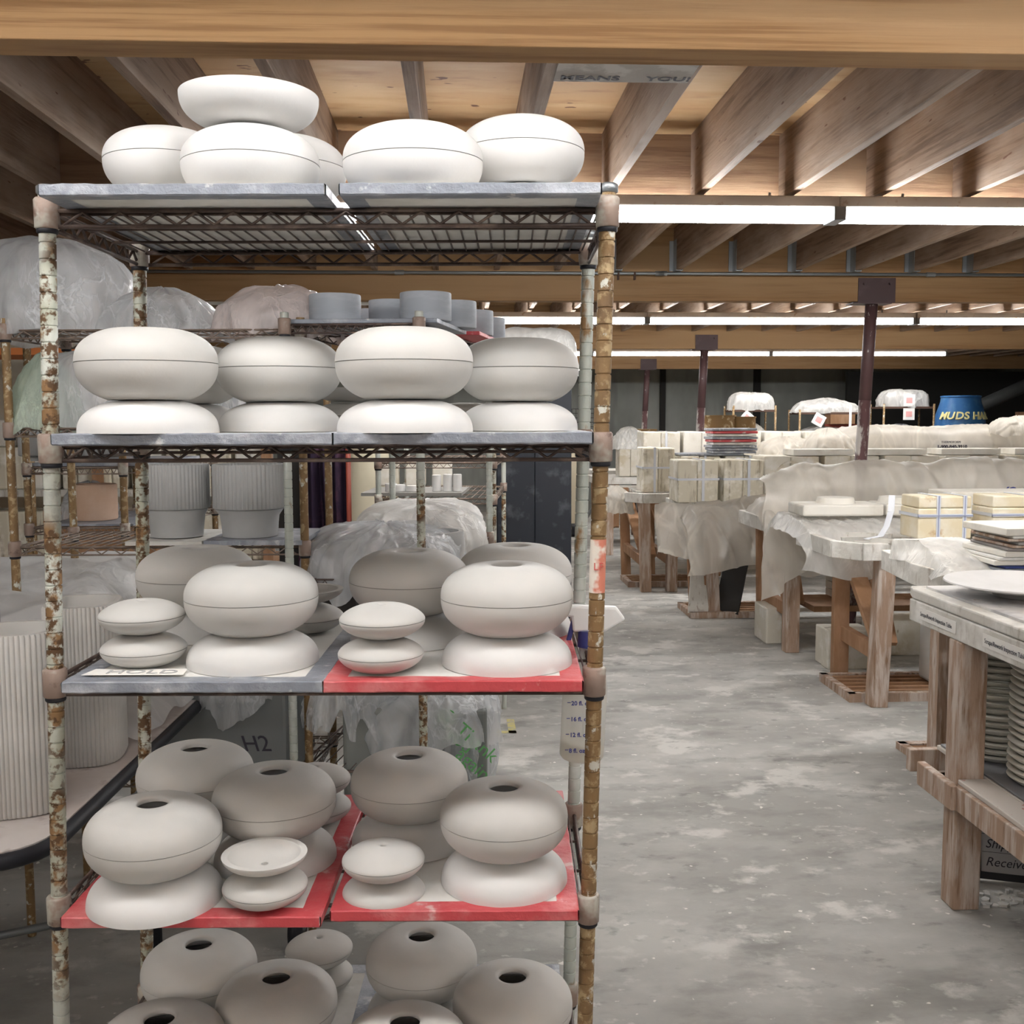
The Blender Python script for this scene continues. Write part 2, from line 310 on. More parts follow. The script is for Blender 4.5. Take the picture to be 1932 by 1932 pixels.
for o in [o for o in bpy.data.objects if o.name.startswith('tube') and o.parent and o.parent.location.y==1.0199999809265137 or (o.name.startswith('tube') and o.parent and abs(o.parent.location.y-1.02)<.001)]:
    if o.data.materials[0]==tube_m:
        o.data=o.data.copy() ; o.data.materials[0]=tube_n
light_row(-2.4,2.487,(-3.6,-1.1,1.4),('added fill strip light behind the viewer on the far left','added fill strip light behind the viewer in the middle','added fill strip light behind the viewer on the right'),'added fill strip lights behind the viewer')  # added row, out of view, put here to fill the shaded shelves
# far wall: pillars and a dark sheet
for i,(x,wd) in enumerate(((5.72,.12),(3.9,.1))):
    tn+=1; struct(MB().bx(x,x+wd,YF-.1,YF-.001,0,DECK).build('trim_%d'%tn,dark))
o=MB().bx(6.6,10.4,17.6,17.7,0,BEAM_Z-.02).build('dark_backdrop',mat('dark_backdrop',(.016,.015,.013),.9)); tag(o,'nearly black upright sheet at the back right behind the blue barrel','backdrop')  # thin flat sheet filling the very dark area at the back right
# steel columns
def column(px,Y,x_t,x_b,zb,r,label,sp=True):
    t=thing('steel_column',(x_b,Y,0),label,'column','dark red steel columns under the beams')
    MB().tube([(x_b,Y,0),(x_b+(x_t-x_b)*.72,Y,1.72)],r,20).build('lower_shaft',col_sp,t,True)['label']='splashed with pale slip'
    MB().tube([(x_b+(x_t-x_b)*.72,Y,1.72),(x_t,Y,zb)],r,20).build('upper_shaft',col_u,t,True)
    MB().bx(x_t-.12,x_t+.14,Y-.062,Y-.056,zb-.008,zb+.16).build('saddle_plate',colm,t)
    MB().bx(x_t-.16,x_t+.11,Y-.08,Y+.06,zb-.015,zb-.006).build('seat_plate',colm,t)
    for s in(-.08,.1): MB().tube([(x_t+s,Y-.075,zb+.12),(x_t+s,Y-.062,zb+.12)],.008,8).build('bolt',colm,t)
column(0,7.255,2.875,2.77,BEAM_Z,.042,'nearest dark red steel column, spattered with slip near the covered molds')
column(0,12.155,2.865,2.76,BEAM_Z,.046,'middle dark red steel column beside the stack of taped boards')
column(0,17.055,3.09,2.98,BEAM_Z,.046,'farthest dark red steel column against the grey wall')
# cardboard sign above the beam edge
p=atZ(1050,131,2.585); q=atZ(1312,131,2.585)
t=thing('cardboard_sign',(p.x,p.y,2.585),'strip of grey cardboard with black handwriting under the joists behind the big beam','sign')
MB().bx(p.x,q.x,2.95,3.165,2.58,2.586).build('card',mat('grey_card',(.45,.43,.40),.8,[((.6,.58,.55),9,.5,.6)]),t)
Mx=frame(Vector((p.x+.015,3.145,2.579)),(1,0,0),(0,-1,0))
text('MEANS     YOU!',.052,Mx,ink,t,xs=1.05,off=.001)
# ------------------------------------------------------------------ wire racks
def wireshelf(P,z,nw,name,parent,wm,cm,truss=True,collars=True,hw=.024,cr=.0185,r1=.0036):
    """P(u,v,z)->world ; deck wires run in v"""
    sh=MB()
    n=nw
    for i in range(n+1):
        u=.015+.97*i/n; sh.tube([P(u,0,z),P(u,1,z)],.0017,5,False)
    for v in(.02,.34,.66,.98): sh.tube([P(0,v,z-.004),P(1,v,z-.004)],.0028,6)
    s=sh.build(name,wm,parent,True)
    for k,(a,b,nn) in enumerate((((0,0),(1,0),14),((0,1),(1,1),14),((0,0),(0,1),8),((1,0),(1,1),8))):
        tb=MB(); A=lambda t,zz: P(a[0]+(b[0]-a[0])*t,a[1]+(b[1]-a[1])*t,zz)
        tb.tube([A(.02,z),A(.98,z)],r1,6); tb.tube([A(.02,z-hw),A(.98,z-hw)],r1,6)
        zz=[A(.03+.94*i/(2*nn),z-.002 if i%2 else z-hw+.002) for i in range(2*nn+1)]; tb.tube(zz,r1*.78,5)
        tb.build('truss',wm,s,True)
    if collars:
        for u in(0,1):
            for v in(0,1):
                c=P(u,v,z-hw-.004); MB().lathe([(.0165,0),(cr,.002),(cr*1.03,.044),(.0165,.047)],c,16).build('collar',cm,s,True)
                MB().lathe([(.0145,-.007),(.016,-.005),(.016,.001),(.0145,.002)],c,16).build('collar_ring',blackp,s,True)
    return s
def post(P,u,v,z0,z1,mt,parent,r=.0127,groove=True,cap=None):
    a=P(u,v,z0);b=P(u,v,z1); lean=(b-a)/(z1-z0); lean.z=0
    prof=[]; z=0; h=z1-z0
    if groove:
        while z<h-.02:
            prof+=[(r,z+.0012),(r,z+.0232),(r*.88,z+.0238),(r*.88,z+.0254)]; z+=.0254
        prof.append((r,h))
    else: prof=[(r,0),(r,h)]
    o=MB().lathe([(p,q) for p,q in prof],a,18,lean=lean).build('post',mt,parent,auto=40)
    if cap: MB().lathe([(r*1.0,0),(r*1.22,.002),(r*1.22,.012),(r*.9,.015)],b,16).build('post_cap',cap,o,True)
    return o
# front rack A
def xl(z): return -.7165+(z-1.863)*.0235
def PA(u,v,z): return W(xl(z)+.864*u,1.66+.406*v,z)
RA=thing('wire_rack',PA(.5,.5,0),'front rusty wire rack with five shelves of round pale vases','rack')
LV=[1.921,1.560,1.186,.809,.432]      # deck heights
for i,(u,v,mt) in enumerate(((0,0,rust),(1,0,rust_b),(0,1,rust),(1,1,rust_g))):
    post(PA,u,v,.12,1.945,mt,RA,cap=galv)
for z in LV+[.17]: wireshelf(PA,z,34,'wire_shelf',RA,wire,collarm)
for u in(0,1):
    for v in(0,1):
        c=PA(u,v,.04); MB().tube([c-ER*.012,c+ER*.012],.04,16).build('caster',blackp,RA,True); MB().tube([PA(u,v,.04),PA(u,v,.13)],.008,8).build('caster_stem',galv,RA)
# sticker on the right front post
c=PA(1,0,1.36); o=MB().grid(lambda a,b: PA(1,0,1.325+.085*b)+(ER*cos(PI*(1.05+.8*a))+EF*sin(PI*(1.05+.8*a)))*.0134,10,4).build('torn_sticker',tapew,RA,True); o['label']='torn white sticker with red marks'
text('LF',.017,frame(PA(1,0,1.362)+EF*-.0138-ER*.008,ER,(0,0,1)),inkred,RA)
# trays
TH=.014
def tray(u0,u1,D0,D1,z,tp,label,lvl,tilt=0):
    """u0,u1: image x of front corners (side positions in metres here)"""
    c=W((u0+u1)/2,D0,z); t=thing('ware_board',c,label,'board','taped boards carrying the vases')
    z1=z+TH
    def f(x,d,zz): return W(x,d,zz)
    MB().prism([(u0,D0),(u1,D0),(u1,D1),(u0,D1)],z,z1,lambda x,y,zz:W(x,y,zz)).build('board',board,t)
    e=.0022; b=.032; tb=MB()
    n=26
    def edge(a,bb,nrm):
        # wrapped tape: underside, rim, top
        prof=[(b,-.0006),(0,-e),(-e,0),(-e,TH),(0,TH+e*.7),(b,TH+.0007)]
        def fn(s,k):
            q=k*(len(prof)-1); i=min(int(q),len(prof)-2); w_=q-i; o_=prof[i][0]*(1-w_)+prof[i+1][0]*w_; zz=prof[i][1]*(1-w_)+prof[i+1][1]*w_
            x=a[0]+(bb[0]-a[0])*s+nrm[0]*o_; y=a[1]+(bb[1]-a[1])*s+nrm[1]*o_
            j=.0011*nz3((x*60,y*60,zz*90),lvl)
            return W(x-nrm[0]*abs(j),y-nrm[1]*abs(j),z+zz+j)
        tb.grid(fn,n,len(prof))
    edge((u0,D0),(u1,D0),(0,1)); edge((u0,D1),(u1,D1),(0,-1)); edge((u0,D0),(u0,D1),(1,0)); edge((u1,D0),(u1,D1),(-1,0))
    tb.build('tape_edge',tp,t)
    return t
def xD(px,py,D): r=ray(px,py); r=r*(D/r.dot(EF)); return r.dot(ER)
TR=[(0,75,612,370,tape_g,'top-shelf taped board on the left under the inverted bowl'),(0,642,1133,378,tape_g,'top-shelf taped board on the right'),
    (1,98,626,826,tape_g,'second-shelf grey taped board on the left'),(1,630,1117,826,tape_g,'second-shelf grey taped board on the right'),
    (2,118,608,1295,tape_g,'third-shelf board with grey tape and a paper note'),(2,611,1098,1292,tape_r,'third-shelf board edged with red tape'),
    (3,117,603,1744,tape_r,'fourth-shelf board edged with red tape on the left, pushed forward'),(3,625,1090,1728,tape_r,'fourth-shelf board edged with red tape on the right'),
    (4,133,645,2190,tape_g,'lowest visible board with grey tape on the left'),(4,690,1080,2190,tape_g,'lowest visible board with grey tape on the right')]
for (l,x0,x1,y,tp,lab) in TR:
    D0=1.565 if l!=3 else (1.60 if x0>300 else 1.58)
    if l==4: D0=1.6
    tray(xD(x0,y,D0),xD(x1,y,D0),D0,D0+.535,LV[l]+.0045,tp,lab,l)
ZT=[z+.0045+TH+.001 for z in LV]
# HOLD note
p=atZ(122,1283,ZT[2]+.001); 
a=W(xD(170,1275,1.60),1.60,ZT[2]+.0030)
t=thing('paper_note',a,'white paper note with the faded word HOLD at the left front of the third shelf','note')
MB().prism([(-.012,-.005),(.145,-.005),(.14,.034),(-.004,.034)],0,.0006,lambda x,y,z:a+ER*x+EF*y+Vector((0,0,z))).build('sheet',paper,t)
text('HOLD',.03,frame(a+ER*.02+EF*.003+Vector((0,0,.0012)),ER,EF),inkgrey,t,xs=1.35)
# ------------------------------------------------------------------ vases
def se(n,e,a0=0,a1=PI/2):
    return [(max(0,cos(a0+(a1-a0)*i/(n-1)))**(2/e),max(0,sin(a0+(a1-a0)*i/(n-1)))**(2/e)) for i in range(n)]
def prof_upper(R,h,hole,e=2.25,dip=.05):
    pr=[]
    for r,z in se(26,e):
        if r*R<hole: break
        q=r; d=dip*h*max(0,1-(q/.55))**1.3*3
        pr.append((r*R,z*h-d))
    zt=pr[-1][1]; pr.append((hole,zt-.0008)); pr.append((hole-.0015,zt-.003))
    th=.0075
    for r,z in reversed(pr[:-1]):
        rr=max(hole-.0012,r-th*(r/R)**2*1.0-.0005); pr.append((rr,max(0,z-th)))
    return pr
def prof_lower(R,h,flat,e=2.3,th=.0075):
    pr=[]; zf=(1-flat**e)**(1/e)
    for r,z in se(30,e):
        if r<flat+.004: break
        pr.append((r*R,-z*h/zf))
    zb=-h; pr.append((flat*R,zb)); pr.append((flat*R*.8,zb-.0)); pr.append((flat*R*.7,zb+.002)); pr.append((0,zb+.002)); 
    inn=[(max(0,r-th*.9),min(0,z+th)) for r,z in reversed(pr[:-3])]
    return pr+[(0,zb+th+.002)]+inn
def vase_mesh(kind,R,hu,hl,hole,lens=False):
    eu,el=(2.25,2.3) if not lens else (1.75,1.8)
    return eu,el
PROT={}
def vase(size,x,D,zb,label,mt=clay,wob=0,rot=None,scale=1):
    """closed round vase, zb its resting height"""
    R,hu,hl,hole=(.107,.057,.056,.0262) if size=='big' else (.0675,.0275,.0265,.0062)
    key=(size,mt.name)
    loc=W(x,D,zb)
    g='large round clay vases on the front rack' if size=='big' else 'small flat clay vases on the front rack'
    if key not in PROT:
        t=thing('round_vase' if size=='big' else 'flat_vase',loc,label,'vase',g)
        c=loc+Vector((0,0,hl))
        e1,e2=(2.35,2.3) if size=='big' else (1.72,1.9)
        up=MB().lathe(prof_upper(R,hu,hole,e1,.05),c+Vector((0,0,.0006)),72,close=True).build('upper_half',mt,t,auto=50)
        lo=MB().lathe(prof_lower(R*.998,hl,.56 if size=='big' else .45,e2),c-Vector((0,0,.0006)),72).build('lower_half',mt,t,auto=50)
        MB().lathe([(R*.9,-.0012),(R*.9875,-.0012),(R*.9875,.0012),(R*.9,.0012)],c,72,close=True).build('seam',mat('seam_shadow_clay',(.22,.215,.2),.9),t)
        PROT[key]=t
    else: t=place_copy(PROT[key],loc,label,g)
    t.location=loc
    rz=(sum(map(ord,label))*1.7)%6.28 if rot is None else rot
    t.rotation_euler=(wob,wob*.4,rz)
    if scale!=1: t.scale=(scale,scale,scale)
    return t
def half(size,x,D,zb,label,mt=clay,inv=False,hole=True,scale=1):
    R,hu,hl,ho=(.106,.053,.058,.0262) if size=='big' else (.0675,.0275,.0265,.0062)
    loc=W(x,D,zb); key=('h',size,inv)
    g='single half shells of clay vases'
    if key not in PROT:
        pr=prof_upper(R,hu,ho,2.5 if size=='big' else 1.9,.03)
        if inv: pr=[(r,hu-z) for r,z in pr]
        o=MB().lathe(pr,loc,72,close=True).build('half_shell',mt,None,at=loc,auto=50); PROT[key]=o; tag(o,label,'vase half',g)
    else:
        o=PROT[key].copy(); col.objects.link(o); tag(o,label,'vase half',g)
    o.location=loc; o.rotation_euler=(0,0,(sum(map(ord,label))*1.3)%6.28); o.scale=(scale,)*3
    return o
HB=.0515; VB=.1125; HS=.0275; VS=.054
def X(px,py,D): return xD(px,py,D)
z1,z2,z3,z4,z5=ZT
E_=.0004
# top shelf
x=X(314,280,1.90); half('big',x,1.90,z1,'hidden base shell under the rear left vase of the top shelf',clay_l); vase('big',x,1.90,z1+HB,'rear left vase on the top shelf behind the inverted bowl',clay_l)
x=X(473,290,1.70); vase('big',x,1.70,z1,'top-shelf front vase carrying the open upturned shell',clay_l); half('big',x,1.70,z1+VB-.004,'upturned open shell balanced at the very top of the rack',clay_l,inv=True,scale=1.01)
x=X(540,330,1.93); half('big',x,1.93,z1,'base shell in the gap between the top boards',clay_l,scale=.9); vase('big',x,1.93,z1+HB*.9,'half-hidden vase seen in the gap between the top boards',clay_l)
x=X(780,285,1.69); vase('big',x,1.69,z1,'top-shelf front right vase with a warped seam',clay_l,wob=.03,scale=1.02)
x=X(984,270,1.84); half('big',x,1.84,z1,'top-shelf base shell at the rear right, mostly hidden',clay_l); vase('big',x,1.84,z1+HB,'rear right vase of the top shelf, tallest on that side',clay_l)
# second shelf
x=X(278,690,1.655); half('big',x,1.655,z2,'second-shelf base shell at the far left front'); vase('big',x,1.655,z2+HB,'second-shelf front vase at the far left')
x=X(527,700,1.84); half('big',x,1.84,z2,'second-shelf base shell second from the left'); vase('big',x,1.84,z2+HB,'darker second-shelf vase second from the left, set back')
x=X(763,690,1.655); half('big',x,1.655,z2,'second-shelf base shell third from the left'); vase('big',x,1.655,z2+HB,'brightest second-shelf front vase, third from the left')
x=X(977,700,1.88); half('big',x,1.88,z2,'second-shelf base shell at the far right'); vase('big',x,1.88,z2+HB,'second-shelf vase at the far right beside the posts')
x=X(352,700,2.03); half('big',x,2.03,z2,'rear base shell between the two left stacks of the second shelf'); vase('big',x,2.03,z2+HB,'rear vase peeping between the two left stacks of the second shelf')
x=X(652,760,2.03); vase('small',x,2.03,z2,'small flat vase behind the middle of the second shelf'); half('small',x,2.03,z2+VS-.002,'small upturned saucer shell behind the middle of the second shelf',inv=True)
x=X(880,760,2.03); vase('small',x,2.03,z2,'small flat vase peeping between the two right stacks of the second shelf')
# third shelf
x=X(372,1120,1.93); half('big',x,1.93,z3,'third-shelf rear left base shell'); vase('big',x,1.93,z3+HB,'third-shelf rear left vase with a visible hole')
x=X(270,1172,1.68); vase('small',x,1.68,z3,'lower of the two small flat vases on the left of the third shelf'); vase('small',x-.0015,1.68,z3+VS,'upper of the two small flat vases on the left of the third shelf')
x=X(476,1150,1.70); half('big',x,1.70,z3,'third-shelf front base shell left of centre'); vase('big',x,1.70,z3+HB,'third-shelf front vase left of centre with lit lower shoulder')
x=X(580,1150,1.95); vase('small',x,1.95,z3,'small flat vase at the rear centre of the third shelf'); half('small',x,1.95,z3+VS-.002,'small upturned saucer shell at the rear centre of the third shelf',inv=True)
x=X(773,1135,1.87); half('big',x,1.87,z3,'third-shelf rear base shell right of centre'); vase('big',x,1.87,z3+HB,'third-shelf rear vase right of centre with swirled grey marks')
x=X(718,1190,1.64); vase('small',x,1.64,z3,'lower of the two small flat vases by the red tape corner'); vase('small',x+.003,1.64,z3+VS,'upper brightly lit small flat vase by the red tape corner')
x=X(956,1150,1.69); half('big',x,1.69,z3,'third-shelf front right base shell by the red tape'); vase('big',x,1.69,z3+HB,'brightest third-shelf vase at the front right')
x=X(971,1100,1.95); half('big',x,1.95,z3,'third-shelf rear right base shell, hidden'); vase('big',x,1.95,z3+HB,'third-shelf rear right vase peeping over the bright one')
# fourth shelf
x=X(370,1490,1.93); half('big',x,1.93,z4,'fourth-shelf rear left base shell'); vase('big',x,1.93,z4+HB,'fourth-shelf rear left vase in shade')
x=X(291,1600,1.645); half('big',x,1.645,z4,'fourth-shelf front left base shell on the red-taped board'); vase('big',x,1.645,z4+HB,'fourth-shelf front left vase with lit front')
x=X(519,1550,1.80); half('big',x,1.80,z4,'fourth-shelf base shell behind the small open dish'); vase('big',x,1.80,z4+HB,'fourth-shelf vase behind the small open dish')
x=X(596,1520,1.98); vase('small',x,1.98,z4,'lower small flat vase at the rear centre of the fourth shelf'); vase('small',x,1.98,z4+VS,'upper small flat vase at the rear centre of the fourth shelf')
x=X(501,1690,1.635); vase('small',x,1.635,z4,'small flat vase under the open dish on the fourth shelf'); half('small',x,1.635,z4+VS-.002,'small open upturned dish on the fourth shelf',inv=True)
x=X(773,1520,1.88); half('big',x,1.88,z4,'fourth-shelf rear base shell right of centre'); vase('big',x,1.88,z4+HB,'fourth-shelf rear vase right of centre')
x=X(724,1660,1.67); half('small',x,1.67,z4,'small base shell at the front of the right red-taped board'); vase('small',x,1.67,z4+HS,'small flat vase at the front of the right red-taped board')
x=X(951,1590,1.715); half('big',x,1.715,z4,'fourth-shelf base shell at the far right'); vase('big',x,1.715,z4+HB,'fourth-shelf vase at the far right by the rusty post')
# bottom visible shelf
for px,py,D,lab in((377,1850,1.92,'bottom-row rear left vase'),(523,1920,1.80,'bottom-row vase second from the left with swirl marks'),(303,1990,1.67,'bottom-row front left vase cut by the frame'),
                   (796,1850,1.95,'bottom-row rear vase right of centre'),(765,1990,1.66,'bottom-row front vase right of centre cut by the frame'),(967,1920,1.80,'bottom-row vase at the far right')):
    x=X(px,py,D); half('big',x,D,z5,'base shell under the '+lab); vase('big',x,D,z5+HB,lab)
x=X(603,1840,2.05); vase('small',x,2.05,z5,'small flat vase behind the bottom row'); vase('small',x,2.05,z5+VS,'upper small flat vase behind the bottom row')
#__PART2__
# ------------------------------------------------------------------ film helpers
def bag_mesh(c,rx,ry,h,seed,ex=2.6,ez=2.2,fold=.10,nf=9,hem=.03,crump=.012,nu=110,nv=34,rz=0,flare=.0,tuck=0):
    c=Vector(c); mb=MB()
    def fn(a,b):
        t=2*PI*a; ph=b*PI/2          # b=0 hem, b=1 top
        ct,st=cos(t),sin(t)
        q=(abs(ct)**ex+abs(st)**ex)**(-1/ex)
        rr=max(0,cos(ph))**(2/ez); zz=max(0,sin(ph))**(2/ez)
        k=1+flare*(1-zz)**2-tuck*max(0,.25-zz)*4
        f=fold*(noise.noise(Vector((ct*nf*.5,st*nf*.5,zz*.8+seed*3)))+.6*noise.noise(Vector((ct*nf,st*nf,zz*1.5+seed*5))))*(1.1-.75*zz)
        x=ct*q*rx*rr*(k+f); y=st*q*ry*rr*(k+f)
        z=zz*h+ (hem*noise.noise(Vector((ct*3,st*3,seed*2.1))) -hem*.3)*(1-zz)**3
        q1=noise.noise(Vector((ct*nf*.45,st*nf*.45,zz*1.6+seed))); q2=noise.noise(Vector((x*6+seed,y*6,z*1.6))); q3=noise.noise(Vector((x*15+seed,y*15,z*9)))
        d=crump*(.75*max(0,1-abs(q1)*6)+.55*max(0,1-abs(q2)*6)*(1-b*.5)-.3+.8*noise.noise(Vector((x*4,y*4,z*3+seed))))
        n=Vector((x/rx/rx,y/ry/ry,z/h/h+1e-6)).normalized()
        v=Vector((x,y,z))+n*d
        if b>.999: v=Vector((0,0,h))
        if rz: v.rotate(Matrix.Rotation(rz,3,'Z'))
        v.z=max(v.z,.002 if hem==0 else -9)
        return c+v
    mb.grid(fn,nu,nv,wrap=True); return mb
def bag(name,label,c,rx,ry,h,seed,mt,cat='plastic sheet',group=None,**kw):
    o=bag_mesh(c,rx,ry,h,seed,**kw).build(name,mt,None,True,at=c); return tag(o,label,cat,group)
def sheet(name,label,path,x0,x1,mt,seed,nx=110,nn=46,amp=.02,hemA=.05,tilt=0,lump=0,group=None,lumps=None,fr=9):
    """film lying over things: path is a list of (y,z) from the near hem over the top to the far side"""
    L=[0]
    for i in range(1,len(path)): L.append(L[-1]+math.dist(path[i],path[i-1]))
    T=L[-1]
    def pt(s):
        s*=T
        for i in range(1,len(L)):
            if s<=L[i]+1e-9: u=(s-L[i-1])/(L[i]-L[i-1]); return path[i-1][0]+(path[i][0]-path[i-1][0])*u, path[i-1][1]+(path[i][1]-path[i-1][1])*u
    sm=lambda s:[sum(k) /5 for k in zip(*[pt(min(1,max(0,s+d*.022))) for d in(-2,-1,0,1,2)])]
    def fn(a,b):
        y,z=sm(b); x=x0+(x1-x0)*a
        e=min(1,b*4)
        z+=hemA*noise.noise(Vector((x*2.3,seed,0)))*(1-e)+tilt*(a-.5)
        hang=1-e
        x+=.05*noise.noise(Vector((a*7,b*3,seed)))
        edge=max(0,1-a*14); z-=edge*.09*(1-hang); 
        l=0
        if lumps: 
            for lx,lw,lh in lumps: l+=lh*math.exp(-((x-lx)/lw)**4)
        y+=-amp*max(0,1-abs(noise.noise(Vector((x*fr*.5+z*1.5,z*1.2,seed))))*5)*.9+amp*nz3((x*5,y*3,z*3),seed)
        z+=amp*max(0,1-abs(noise.noise(Vector((x*fr*.7,y*4+x*2,seed))))*6)*.6*min(1,e)+amp*.5*nz3((x*4,y*4,2),seed)*min(1,e)+l*min(1,e*1.2)
        return (x,y,z)
    o=MB().grid(fn,nx,nn).build(name,mt,None,True); return tag(o,label,'plastic sheet',group)
# ------------------------------------------------------------------ plaster molds
def mold(x,y,z,w_,d,h,label,mt=plaster,rz=0,straps='c',split='h',grp='strapped plaster molds',near=False,name='plaster_mold'):
    """x,y = centre of the base"""
    t=thing(name,(x,y,z),label,'mold',grp)
    o=Vector((x,y,z))
    bv=.008 if near else .012
    if split=='h':
        hh=h*.72
        MB().box(o+Vector((0,0,hh/2)),(w_,d,hh-.002)).build('lower_half',mt,t,bevel=bv)
        MB().box(o+Vector((0,0,hh+(h-hh)/2)),(w_*.985,d*.985,h-hh-.002)).build('upper_half',mt,t,bevel=bv)
    elif split=='v':
        MB().box(o+Vector((-w_*.26,0,h/2)),(w_*.48-.003,d,h)).build('left_half',mt,t,bevel=bv)
        MB().box(o+Vector((w_*.24,0,h/2)),(w_*.52-.003,d*.97,h*.985)).build('right_half',mt,t,bevel=bv)
    elif split=='f':
        MB().box(o+Vector((0,-d*.25,h/2)),(w_,d*.5-.004,h)).build('front_half',mt,t,bevel=bv)
        MB().box(o+Vector((0,d*.25,h/2)),(w_*.97,d*.5-.004,h*.98)).build('rear_half',mt,t,bevel=bv)
    else:
        MB().box(o+Vector((0,0,h/2)),(w_,d,h)).build('block',mt,t,bevel=bv)
    sw=.011
    def band_v(xx):
        m_=MB(); e=.0022
        for a,b in(((-d/2-e),(d/2+e)),): pass
        for yy in(-d/2-e,d/2+e): m_.box(o+Vector((xx,yy,h/2)),(sw*2,.003,h+.006))
        for zz in(-.0 ,h+e): 
            if zz>0: m_.box(o+Vector((xx,0,zz)),(sw*2,d+.007,.003))
        s_=m_.build('strap',strapm,t)
        if near: MB().box(o+Vector((xx,-d/2-.0045,h/2)),(sw*.5,.0015,h+.004)).build('stripe',strapb,s_)
    def band_h(zz):
        m_=MB(); e=.0035
        for yy in(-d/2-e,d/2+e): m_.box(o+Vector((0,yy,zz)),(w_+.01,.003,sw*1.6))
        for xx in(-w_/2-e,w_/2+e): m_.box(o+Vector((xx,0,zz)),(.003,d+.01,sw*1.6))
        s_=m_.build('strap',strapm,t)
        if near: MB().box(o+Vector((0,-d/2-.0062,zz)),(w_+.008,.0015,sw*.45)).build('stripe',strapb,s_)
    if 'v' in straps: band_v(-w_*.13); 
    if 'w' in straps: band_v(w_*.36)
    if 'c' in straps: band_v(w_*.12)
    if 'h' in straps: band_h(h*.55)
    t.rotation_euler=(0,0,rz)
    return t
# ------------------------------------------------------------------ casting benches
def bench(label,x0,x1,y0,y1,zt,ap,legs,grp='plaster-spattered casting benches',cham=.18,brace=True,legw=.095,name='casting_bench',rail=.28,slats=True):
    t=thing(name,(x0+.1,y0,0),label,'bench',grp)
    poly=[(x0+cham*.7,y0),(x1,y0),(x1,y1),(x0,y1),(x0,y0+cham)]
    m_=MB(); tw=.04
    # apron ring
    for a,b in zip(poly,poly[1:]+poly[:1]):
        m_.bar((a[0],a[1],zt-ap/2),(b[0],b[1],zt-ap/2),tw,ap)
    m_.build('apron',whitewood,t,bevel=.004)
    if slats:
        m_=MB(); n=max(4,int((y1-y0)/.16))
        for i in range(n):
            yy=y0+.06+(y1-y0-.12)*i/(n-1); m_.box(((x0+.12+x1)/2,yy,zt-.035),(x1-x0-.2,.055,.03))
        m_.build('top_slats',whitewood,t)
    else:
        MB().prism([(a,b) for a,b in poly],zt-.03,zt+.001).build('tabletop',whitewood,t)
    for lx,splay in legs:
        yf,yr=y0+.06,y1-.08
        MB().bar((lx+splay,yf-.01,0),(lx,yf,zt-.02),legw,legw).build('leg',oldwood,t,bevel=.004)
        MB().bar((lx+splay*.5,yr,0),(lx-.02,yr,zt-.02),legw,legw*.6).build('leg',brownwood,t,bevel=.004)
        MB().bar((lx,yf,rail),(lx,yr,rail+.01),.05,.09).build('side_rail',brownwood,t,bevel=.003)
        if brace:
            MB().bar((lx+.01,yr-.03,zt-ap-.02),(lx+.04,yf+.12,rail+.03),.10,.035).build('brace',brownwood,t)
            MB().bar((lx+.15,yr-.03,zt-ap-.02),(lx+.10,yf+.16,rail+.03),.09,.035).build('brace',brownwood,t)
    return t
def pallet(x0,x1,y0,y1,label,h=.05,n=6):
    t=thing('slatted_rack',(x0,y0,0),label,'pallet','low slatted wooden racks on the floor')
    m_=MB(); m_.bx(x0,x1,y0,y0+.045,0,h).bx(x0,x1,y1-.045,y1,0,h).bx(x0,x0+.045,y0,y1,0,h).bx(x1-.045,x1,y0,y1,0,h); m_.build('outer_frame',oldwood,t,bevel=.003)
    for i in range(1,n): yy=y0+(y1-y0)*i/n; MB().bx(x0+.045,x1-.045,yy-.014,yy+.014,.008,h*.96).build('slat',brownwood,t)
    return t
# --- row A : nearest bench with bare corner
bench('nearest casting bench with a bare whitewashed corner and straddling legs',2.10,5.2,5.60,6.35,.918,.095,((2.36,-.035),(4.2,0)),cham=.15)
pallet(2.2,3.2,5.72,6.22,'slatted rack under the nearest casting bench')
BT=.92
mold(2.67,5.74,.935,.30,.24,.235,'yellowed mold with two upright straps on the nearest casting bench',plaster_y,near=True,straps='vwh')
mold(3.10,5.75,.935,.32,.24,.235,'yellowed mold with crossed straps cut by the right edge of the photo',plaster_y,near=True,straps='ch')
mold(3.5,5.80,.925,.38,.32,.235,'yellowed mold farther right on the nearest casting bench, out of frame',plaster_y,near=False,straps='ch')
# fallen straps & battens on the bare corner
for i,(a,b,c_) in enumerate(((2.30,5.86,2.44),(2.25,5.98,2.46),(2.28,5.80,2.42))):
    tag(MB().bar((a,b-.12*i+.1,.928),(c_,b-.12*i-.04,.932),.03,.022).build('batten',whitewood,None),('longest','middle','shortest')[i]+' loose whitewashed batten on the bare bench corner','batten','loose battens')
pts=[(2.26,5.70,.93),(2.36,5.74,.94),(2.41,5.78,.99),(2.45,5.82,1.07),(2.47,5.86,1.16)]
o=MB(); 
for a,b in zip(pts,pts[1:]): o.bar(a,b,.035,.003)
tag(o.build('loose_strap',strapm,None),'loose pale webbing strap rising beside the yellowed mold','strap')
def plank(x0,x1,y0,y1,z,h,name,label,mt,cat,grp=None,bev=.004,rz=0):
    o=MB().box(((x1-x0)*0,0,h/2),(x1-x0,y1-y0,h),rz).build(name,mt,None,bevel=bev); o.location=((x0+x1)/2,(y0+y1)/2,z); return tag(o,label,cat,grp)
